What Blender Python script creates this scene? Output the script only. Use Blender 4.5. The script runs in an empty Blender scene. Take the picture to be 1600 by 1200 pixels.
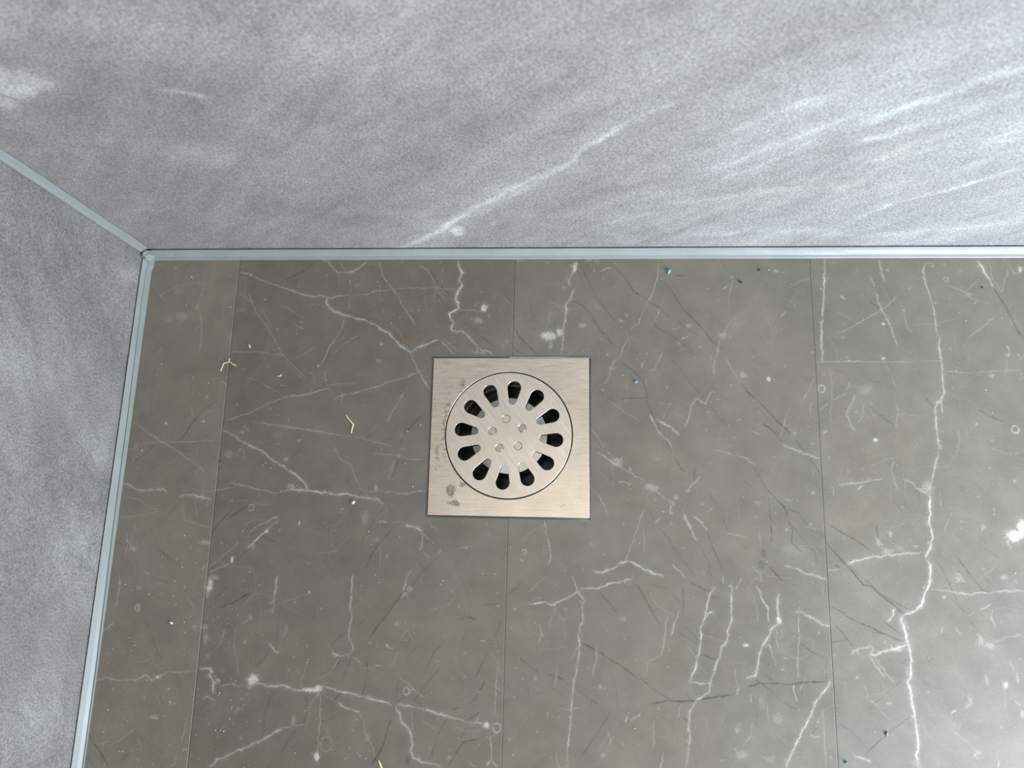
import bpy, bmesh, math, random
import numpy as np
from mathutils import Vector, Matrix, Euler

random.seed(7)
rng = np.random.default_rng(7)
scene = bpy.context.scene
COL = scene.collection

# ------------------------------------------------------------------ camera
F_PX = 1150.0
CAM_LOC = (0.437669, -0.27245, 0.688278)
CAM_ROT = (0.198802, 0.075812, 0.025878)
cam_data = bpy.data.cameras.new('camera')
cam_data.sensor_width = 36.0
cam_data.lens = 36.0 * F_PX / 1600.0
cam_data.clip_start = 0.01
cam_data.dof.use_dof = True
cam_data.dof.focus_distance = 0.70
cam_data.dof.aperture_fstop = 6.5
cam = bpy.data.objects.new('camera', cam_data)
cam.location = CAM_LOC
cam.rotation_euler = CAM_ROT
COL.objects.link(cam)
scene.camera = cam

# ------------------------------------------------------------------ light
world = bpy.data.worlds.new('room_light')
scene.world = world
world.use_nodes = True
wb = world.node_tree.nodes['Background']
wb.inputs['Color'].default_value = (1.0, 0.95, 0.88, 1)
wb.inputs['Strength'].default_value = 1.02

la = bpy.data.lights.new('daylight_from_doorway', 'AREA')
la.shape = 'RECTANGLE'
la.size = 0.7          # along y
la.size_y = 0.60        # along z
la.energy = 24.5
la.color = (0.76, 0.89, 1.0)
lo = bpy.data.objects.new('daylight_from_doorway', la)
lo.location = (1.32, -0.78, 0.36)
lo.rotation_euler = (Vector((0.98, 0.0, 0.04)) - Vector(lo.location)).to_track_quat('-Z', 'Y').to_euler()
COL.objects.link(lo)

vs_ = scene.view_settings
vs_.view_transform = 'Standard'
vs_.look = 'None'
vs_.gamma = 1.0
vs_.use_curve_mapping = False
vs_.exposure = 0.25

# ------------------------------------------------------------------ helpers
CM = np.array(Euler(CAM_ROT, 'XYZ').to_matrix())
CL = np.array(CAM_LOC)
WA = 0.00766            # the left wall is a hair out of square: x = WA * y


def ray(u, v):
    return CM @ np.array([(u - 800) / F_PX, (600 - v) / F_PX, -1.0])


def on_floor(u, v):
    d = ray(u, v)
    q = CL - d * (CL[2] / d[2])
    return q[0], q[1]


def on_back(u, v):
    d = ray(u, v)
    q = CL - d * (CL[1] / d[1])
    return q[0], q[2]


def on_left(u, v):
    d = ray(u, v)
    t = -(CL[0] - WA * CL[1]) / (d[0] - WA * d[1])
    q = CL + t * d
    return -q[1], q[2]


def tag(o, label=None, cat=None, group=None, kind=None):
    if label: o['label'] = label
    if cat: o['category'] = cat
    if group: o['group'] = group
    if kind: o['kind'] = kind
    return o


def link_mesh(name, me, mat=None, parent=None):
    o = bpy.data.objects.new(name, me)
    COL.objects.link(o)
    if mat: me.materials.append(mat)
    if parent: o.parent = parent
    return o


def obj_bm(name, bm, mat=None, parent=None, smooth=False):
    me = bpy.data.meshes.new(name)
    bm.normal_update()
    bm.to_mesh(me)
    bm.free()
    if smooth:
        for p in me.polygons: p.use_smooth = True
    return link_mesh(name, me, mat, parent)


class G:
    """small node-graph writer"""
    def __init__(s, name):
        s.m = bpy.data.materials.new(name)
        s.m.use_nodes = True
        s.t = s.m.node_tree
        s.t.nodes.clear()
        s.out = s.t.nodes.new('ShaderNodeOutputMaterial')
        s.b = s.t.nodes.new('ShaderNodeBsdfPrincipled')
        s.t.links.new(s.b.outputs[0], s.out.inputs[0])

    def put(s, sock, v):
        if v is None: return
        if hasattr(v, 'is_output'):
            s.t.links.new(v, sock)
        else:
            if sock.type == 'RGBA' and len(v) == 3: v = (*v, 1)
            sock.default_value = v

    def coord(s, scale=(1, 1, 1), rot=(0, 0, 0), loc=(0, 0, 0), kind='Object'):
        c = s.t.nodes.new('ShaderNodeTexCoord')
        m = s.t.nodes.new('ShaderNodeMapping')
        m.vector_type = 'TEXTURE'
        s.t.links.new(c.outputs[kind], m.inputs['Vector'])
        m.inputs['Scale'].default_value = tuple(1.0 / k for k in scale)
        m.inputs['Rotation'].default_value = rot
        m.inputs['Location'].default_value = loc
        return m.outputs[0]

    def noise(s, vec, scale, detail=4, rough=0.55, dist=0.0):
        n = s.t.nodes.new('ShaderNodeTexNoise')
        s.put(n.inputs['Vector'], vec)
        n.inputs['Scale'].default_value = scale
        n.inputs['Detail'].default_value = detail
        n.inputs['Roughness'].default_value = rough
        n.inputs['Distortion'].default_value = dist
        return n.outputs['Fac']

    def math(s, op, a, b=None, c=None, clamp=False):
        n = s.t.nodes.new('ShaderNodeMath')
        n.operation = op
        n.use_clamp = clamp
        s.put(n.inputs[0], a)
        s.put(n.inputs[1], b)
        if c is not None: s.put(n.inputs[2], c)
        return n.outputs[0]

    def rng(s, v, a, b, c=0.0, d=1.0, smooth=False):
        n = s.t.nodes.new('ShaderNodeMapRange')
        n.clamp = True
        if smooth: n.interpolation_type = 'SMOOTHSTEP'
        s.put(n.inputs[0], v)
        for i, q in enumerate((a, b, c, d)): s.put(n.inputs[i + 1], q)
        return n.outputs[0]

    def mix(s, f, a, b, mode='MIX'):
        n = s.t.nodes.new('ShaderNodeMix')
        n.data_type = 'RGBA'
        n.blend_type = mode
        s.put(n.inputs[0], f)
        s.put(n.inputs[6], a)
        s.put(n.inputs[7], b)
        return n.outputs[2]

    def attr(s, name):
        n = s.t.nodes.new('ShaderNodeAttribute')
        n.attribute_name = name
        return n.outputs['Fac']

    def scale_col(s, col, f):
        n = s.t.nodes.new('ShaderNodeVectorMath')
        n.operation = 'SCALE'
        s.put(n.inputs[0], col)
        s.put(n.inputs['Scale'], f)
        return n.outputs[0]

    def bump(s, h, strength=0.2, dist=0.001):
        n = s.t.nodes.new('ShaderNodeBump')
        n.inputs['Strength'].default_value = strength
        n.inputs['Distance'].default_value = dist
        s.put(n.inputs['Height'], h)
        s.t.links.new(n.outputs[0], s.b.inputs['Normal'])

    def done(s, col=None, rough=None, metal=None, spec=None):
        s.put(s.b.inputs['Base Color'], col)
        s.put(s.b.inputs['Roughness'], rough)
        s.put(s.b.inputs['Metallic'], metal)
        s.put(s.b.inputs['Specular IOR Level'], spec)
        return s.m


# ------------------------------------------------------------------ materials
def mat_tile():
    g = G('stone_print_vinyl')
    c = g.coord()
    big = g.noise(c, 7, 5, 0.6)
    mid = g.noise(c, 38, 4, 0.6)
    fine = g.noise(c, 900, 3, 0.6)
    base = g.mix(g.rng(big, 0.3, 0.7), (0.148, 0.136, 0.114), (0.180, 0.166, 0.140))
    base = g.mix(g.rng(g.noise(c, 12, 3), 0.45, 0.75, 0, 0.35), base, (0.165, 0.148, 0.136))
    base = g.scale_col(base, g.rng(mid, 0.3, 0.7, 0.90, 1.10))
    base = g.scale_col(base, g.rng(fine, 0.3, 0.7, 0.90, 1.10))
    base = g.scale_col(base, g.math('ADD', g.attr('tone'), 1.0))
    # faint hair veins all over
    hv = g.math('ABSOLUTE', g.math('SUBTRACT', g.noise(c, 9, 2, 0.5, 0.3), 0.5))
    hair = g.rng(hv, 0.0, 0.006, 0.12, 0.0)
    base = g.mix(g.math('MULTIPLY', hair, g.rng(g.noise(c, 9, 2), 0.45, 0.65)), base, (0.42, 0.40, 0.37))
    base = g.mix(g.attr('stain'), base, (0.17, 0.11, 0.045))
    base = g.mix(g.math('MULTIPLY', g.attr('crack'), g.rng(fine, 0.3, 0.7, 0.75, 1.1), clamp=True), base, (0.042, 0.038, 0.033))
    v = g.math('MULTIPLY', g.math('MULTIPLY', g.attr('vein'), g.rng(g.noise(c, 130, 4, 0.7), 0.35, 0.62, 0.60, 1.18)), g.rng(g.noise(c, 800, 3, 0.7), 0.35, 0.65, 0.55, 1.3), clamp=True)
    base = g.mix(v, base, (0.65, 0.63, 0.585))
    g.bump(g.noise(c, 500, 4, 0.6), 0.10, 0.0006)
    return g.done(base, g.rng(mid, 0.3, 0.7, 0.36, 0.46), 0.0, 0.45)


def mat_wall(left=False):
    g = G('stone_look_wall_panel')
    rot = (math.radians(90), 0, 0)
    # plane coordinates (along wall, up)
    c0 = g.coord()
    if left:
        st = g.coord(scale=(1, 5.0, 14.0), rot=(math.radians(40), 0, 0))
    else:
        st = g.coord(scale=(3.2, 1, 15.0), rot=(0, math.radians(-44), 0))
    big = g.noise(c0, 6, 5, 0.6)
    streak = g.noise(st, 1.0, 8, 0.68, 0.3)
    mid = g.noise(c0, 42, 8, 0.72)
    fine = g.noise(c0, 620, 3, 0.65)
    fine2 = g.noise(c0, 260, 3, 0.6)
    brk = g.noise(g.coord(scale=(1, 30, 70), rot=(math.radians(40), 0, 0)) if left else g.coord(scale=(26, 1, 75), rot=(0, math.radians(-44), 0)), 1.0, 5, 0.65, 0.3)
    t = g.math('ADD', g.math('MULTIPLY', big, 0.35), g.math('MULTIPLY', streak, 0.65))
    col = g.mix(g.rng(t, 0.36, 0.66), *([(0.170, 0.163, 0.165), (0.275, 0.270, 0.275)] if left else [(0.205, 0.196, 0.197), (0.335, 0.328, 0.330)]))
    col = g.mix(g.rng(g.noise(c0, 9, 3), 0.5, 0.75, 0, 0.4), col, (0.262, 0.243, 0.240))
    col = g.scale_col(col, g.rng(mid, 0.3, 0.7, 0.90, 1.10))
    col = g.scale_col(col, g.rng(brk, 0.3, 0.7, 0.90, 1.10))
    col = g.mix(g.math('MULTIPLY', g.attr('dark'), g.rng(brk, 0.35, 0.65, 0.45, 1.25), clamp=True), col, (0.140, 0.127, 0.126))
    col = g.mix(g.math('MULTIPLY', g.attr('cream'), g.rng(fine2, 0.3, 0.7, 0.6, 1.2), clamp=True), col, (0.52, 0.50, 0.45))
    l = g.math('MULTIPLY', g.attr('light'), g.rng(g.math('ADD', g.math('MULTIPLY', fine2, .4), g.math('MULTIPLY', brk, .6)), 0.36, 0.62, 0.40, 1.20), clamp=True)
    col = g.mix(l, col, (0.60, 0.61, 0.62))
    col = g.scale_col(col, g.rng(fine, 0.34, 0.66, 0.66, 1.34))
    h = g.math('ADD', g.noise(c0, 480, 3, 0.6), g.math('MULTIPLY', fine2, 0.7))
    g.bump(h, 0.45, 0.0012)
    return g.done(col, 0.55, 0.0, 0.35)


def mat_seal(tint=(0.255, 0.279, 0.281)):
    g = G('grey_silicone')
    c = g.coord()
    n = g.noise(c, 30, 4)
    f = g.noise(c, 700, 3)
    col = g.scale_col(g.mix(0.0, tint, tint), g.rng(n, 0.3, 0.7, 0.92, 1.07))
    g.bump(g.math('ADD', g.noise(c, 120, 3), g.math('MULTIPLY', f, 0.2)), 0.12, 0.0008)
    return g.done(col, 0.36, 0.0, 0.5)


def mat_steel(name, rot, base=(0.70, 0.655, 0.59), rough=0.30, wear=None, dots=False):
    g = G(name)
    st = g.coord(scale=(18, 1400, 1), rot=(0, 0, rot))
    st2 = g.coord(scale=(60, 500, 1), rot=(0, 0, rot + 0.04))
    c = g.coord()
    br = g.noise(st, 1.0, 3, 0.6)
    br2 = g.noise(st2, 1.0, 3, 0.6)
    cl = g.noise(c, 28, 4, 0.6)
    col = g.scale_col(g.mix(g.rng(cl, 0.35, 0.65), base, tuple(x * 1.12 for x in base)),
                      g.rng(br, 0.25, 0.75, 0.86, 1.12))
    col = g.scale_col(col, g.rng(br2, 0.3, 0.7, 0.95, 1.05))
    r = g.math('ADD', g.rng(br2, 0.3, 0.7, -0.05, 0.06), rough)
    if wear:
        spotn = g.noise(c, 330, 6, 0.78)
        sep = g.t.nodes.new('ShaderNodeSeparateXYZ')
        g.put(sep.inputs[0], c)
        tot = None
        for (x, y, sx, sy, s, ct) in wear:
            dx = g.math('DIVIDE', g.math('SUBTRACT', sep.outputs[0], x), sx)
            dy = g.math('DIVIDE', g.math('SUBTRACT', sep.outputs[1], y), sy)
            rr = g.math('ADD', g.math('MULTIPLY', dx, dx), g.math('MULTIPLY', dy, dy))
            m = g.math('MULTIPLY', g.math('POWER', 2.718, g.math('MULTIPLY', rr, -1.0)), s)
            th = g.rng(g.math('ADD', spotn, g.math('MULTIPLY', m, 0.30)), ct, ct + 0.09)
            m = g.math('MULTIPLY', th, g.math('MINIMUM', g.math('MULTIPLY', m, 1.5), 1.0), clamp=True)
            tot = m if tot is None else g.math('MAXIMUM', tot, m)
        tot = g.math('MULTIPLY', tot, g.rng(g.noise(c, 1100, 3, 0.7), 0.38, 0.58, 0.25, 1.15), clamp=True)
        col = g.mix(g.math('MULTIPLY', tot, 0.85), col, (0.16, 0.145, 0.13))
        r = g.math('ADD', r, g.math('MULTIPLY', tot, 0.2))
    g.bump(g.math('ADD', br, g.math('MULTIPLY', br2, 0.5)), 0.05, 0.0004)
    return g.done(col, r, 1.0)


def mat_plain(name, col, rough=0.5, metal=0.0, var=0.15, scale=300):
    g = G(name)
    c = g.coord()
    n = g.noise(c, scale, 3)
    cc = g.scale_col(g.mix(0.0, col, col), g.rng(n, 0.3, 0.7, 1 - var, 1 + var))
    return g.done(cc, rough, metal)


TILE = mat_tile()
WALLB = mat_wall(False)
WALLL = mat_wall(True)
SEAL = mat_seal()
SEAL_DARK = mat_seal((0.085, 0.09, 0.10))
SUBFLOOR = mat_plain('dark_adhesive', (0.05, 0.046, 0.04), 0.9)
BLACK = mat_plain('black_drain_plastic', (0.006, 0.0055, 0.005), 0.22)
CUP = mat_plain('polished_trap_steel', (0.50, 0.49, 0.48), 0.16, 1.0, 0.05)
SHAVE = mat_plain('pale_wood_fibre', (0.74, 0.62, 0.42), 0.7, 0, 0.12, 900)
BLUE = mat_plain('turquoise_plastic', (0.10, 0.50, 0.58), 0.35)
TEAL = mat_plain('dark_teal_plastic', (0.06, 0.26, 0.26), 0.3)
GRIT = mat_plain('black_grit', (0.02, 0.018, 0.016), 0.7)
DUST = mat_plain('white_dust', (0.80, 0.79, 0.76), 0.7)
CREAM = mat_plain('cream_crumb', (0.66, 0.60, 0.48), 0.7)

# ------------------------------------------------------------------ printed pattern rasters
class Raster:
    def __init__(s, u0, v0, u1, v1, pitch, names):
        s.u0, s.v0, s.p = u0, v0, pitch
        s.nx = int((u1 - u0) / pitch) + 2
        s.ny = int((v1 - v0) / pitch) + 2
        s.a = {n: np.zeros((s.ny, s.nx), np.float32) for n in names}
        s.X = u0 + np.arange(s.nx) * pitch
        s.Y = v0 + np.arange(s.ny) * pitch

    def stamp(s, name, x, y, r, val):
        R = 2.4 * r + s.p
        i0 = max(0, int((x - R - s.u0) / s.p)); i1 = min(s.nx, int((x + R - s.u0) / s.p) + 2)
        j0 = max(0, int((y - R - s.v0) / s.p)); j1 = min(s.ny, int((y + R - s.v0) / s.p) + 2)
        if i0 >= i1 or j0 >= j1: return
        dx = (s.X[i0:i1] - x) / r
        dy = (s.Y[j0:j1] - y) / r
        w = s.a[name][j0:j1, i0:i1]
        np.maximum(w, val * np.exp(-(dx[None, :] ** 2 + dy[:, None] ** 2)), out=w)

    def line(s, name, pts, strength, half, jit, halo=0.0, fade=True):
        pts = np.asarray(pts, float)
        seg = np.hypot(*np.diff(pts, axis=0).T)
        L = seg.sum()
        if L <= 0: return
        step = max(half * 0.55, s.p * 0.55)
        n = max(3, int(L / step))
        cum = np.r_[0, np.cumsum(seg)]
        t = np.linspace(0, L, n)
        x = np.interp(t, cum, pts[:, 0]); y = np.interp(t, cum, pts[:, 1])
        tx = np.gradient(x); ty = np.gradient(y)
        l = np.hypot(tx, ty) + 1e-12
        nx, ny = -ty / l, tx / l

        def n1(scale):
            k = max(2, int(L / scale) + 2)
            return np.interp(t / L * (k - 1), np.arange(k), rng.normal(0, 1, k))
        off = jit * (n1(jit * 8) * 0.7 + n1(jit * 3.5) * 0.45)
        x = x + nx * off; y = y + ny * off
        S = strength * np.clip(0.92 + 0.20 * n1(jit * 20) + 0.16 * n1(jit * 6), 0.35, 1.25)
        H = half * np.clip(1.0 + 0.25 * n1(jit * 15) + 0.18 * n1(jit * 5), 0.5, 1.9)
        if fade:
            e = np.minimum(np.arange(n), np.arange(n)[::-1]) / max(3, 0.12 * n)
            S = S * np.clip(0.35 + e, 0, 1)
        for k in range(n):
            s.stamp(name, x[k], y[k], max(H[k], s.p * 0.55), S[k])
        if halo:
            for k in range(0, n, 3):
                s.stamp(name, x[k], y[k], H[k] * 4.0, S[k] * halo)

    def vnoise(s, cell):
        kx = int(s.nx * s.p / cell) + 3; ky = int(s.ny * s.p / cell) + 3
        g = rng.uniform(0, 1, (ky, kx)).astype(np.float32)
        fx = (np.arange(s.nx) * s.p / cell); fy = (np.arange(s.ny) * s.p / cell)
        ix = fx.astype(int); iy = fy.astype(int)
        ax = (fx - ix); ay = (fy - iy)
        ax = ax * ax * (3 - 2 * ax); ay = ay * ay * (3 - 2 * ay)
        g0 = g[iy][:, ix] * (1 - ax) + g[iy][:, ix + 1] * ax
        g1 = g[iy + 1][:, ix] * (1 - ax) + g[iy + 1][:, ix + 1] * ax
        return g0 * (1 - ay)[:, None] + g1 * ay[:, None]

    def blot(s, name, x, y, rx, ry, val, N=None, add=False):
        R = 2.6 * max(rx, ry) + s.p
        i0 = max(0, int((x - R - s.u0) / s.p)); i1 = min(s.nx, int((x + R - s.u0) / s.p) + 2)
        j0 = max(0, int((y - R - s.v0) / s.p)); j1 = min(s.ny, int((y + R - s.v0) / s.p) + 2)
        if i0 >= i1 or j0 >= j1: return
        dx = (s.X[i0:i1] - x) / rx
        dy = (s.Y[j0:j1] - y) / ry
        e = np.exp(-0.8 * (dx[None, :] ** 2 + dy[:, None] ** 2))
        if N is not None:
            q = np.clip((e + 0.75 * (N[j0:j1, i0:i1] - 0.5) - 0.28) / 0.45, 0, 1)
            e = 0.65 * q * q * (3 - 2 * q) * np.clip(e * 2.2, 0, 1) + 0.35 * e * (0.5 + N[j0:j1, i0:i1])
        w = s.a[name][j0:j1, i0:i1]
        if add: w += val * e
        else: np.maximum(w, val * e, out=w)

    def sample(s, name, U, V):
        fx = np.clip((U - s.u0) / s.p, 0, s.nx - 1.001); fy = np.clip((V - s.v0) / s.p, 0, s.ny - 1.001)
        ix = fx.astype(int); iy = fy.astype(int)
        ax = fx - ix; ay = fy - iy
        A = s.a[name]
        r = (A[iy, ix] * (1 - ax) + A[iy, ix + 1] * ax) * (1 - ay) + (A[iy + 1, ix] * (1 - ax) + A[iy + 1, ix + 1] * ax) * ay
        out = (U < s.u0) | (U > s.X[-1]) | (V < s.v0) | (V > s.Y[-1])
        r[out] = 0
        return r


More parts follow.
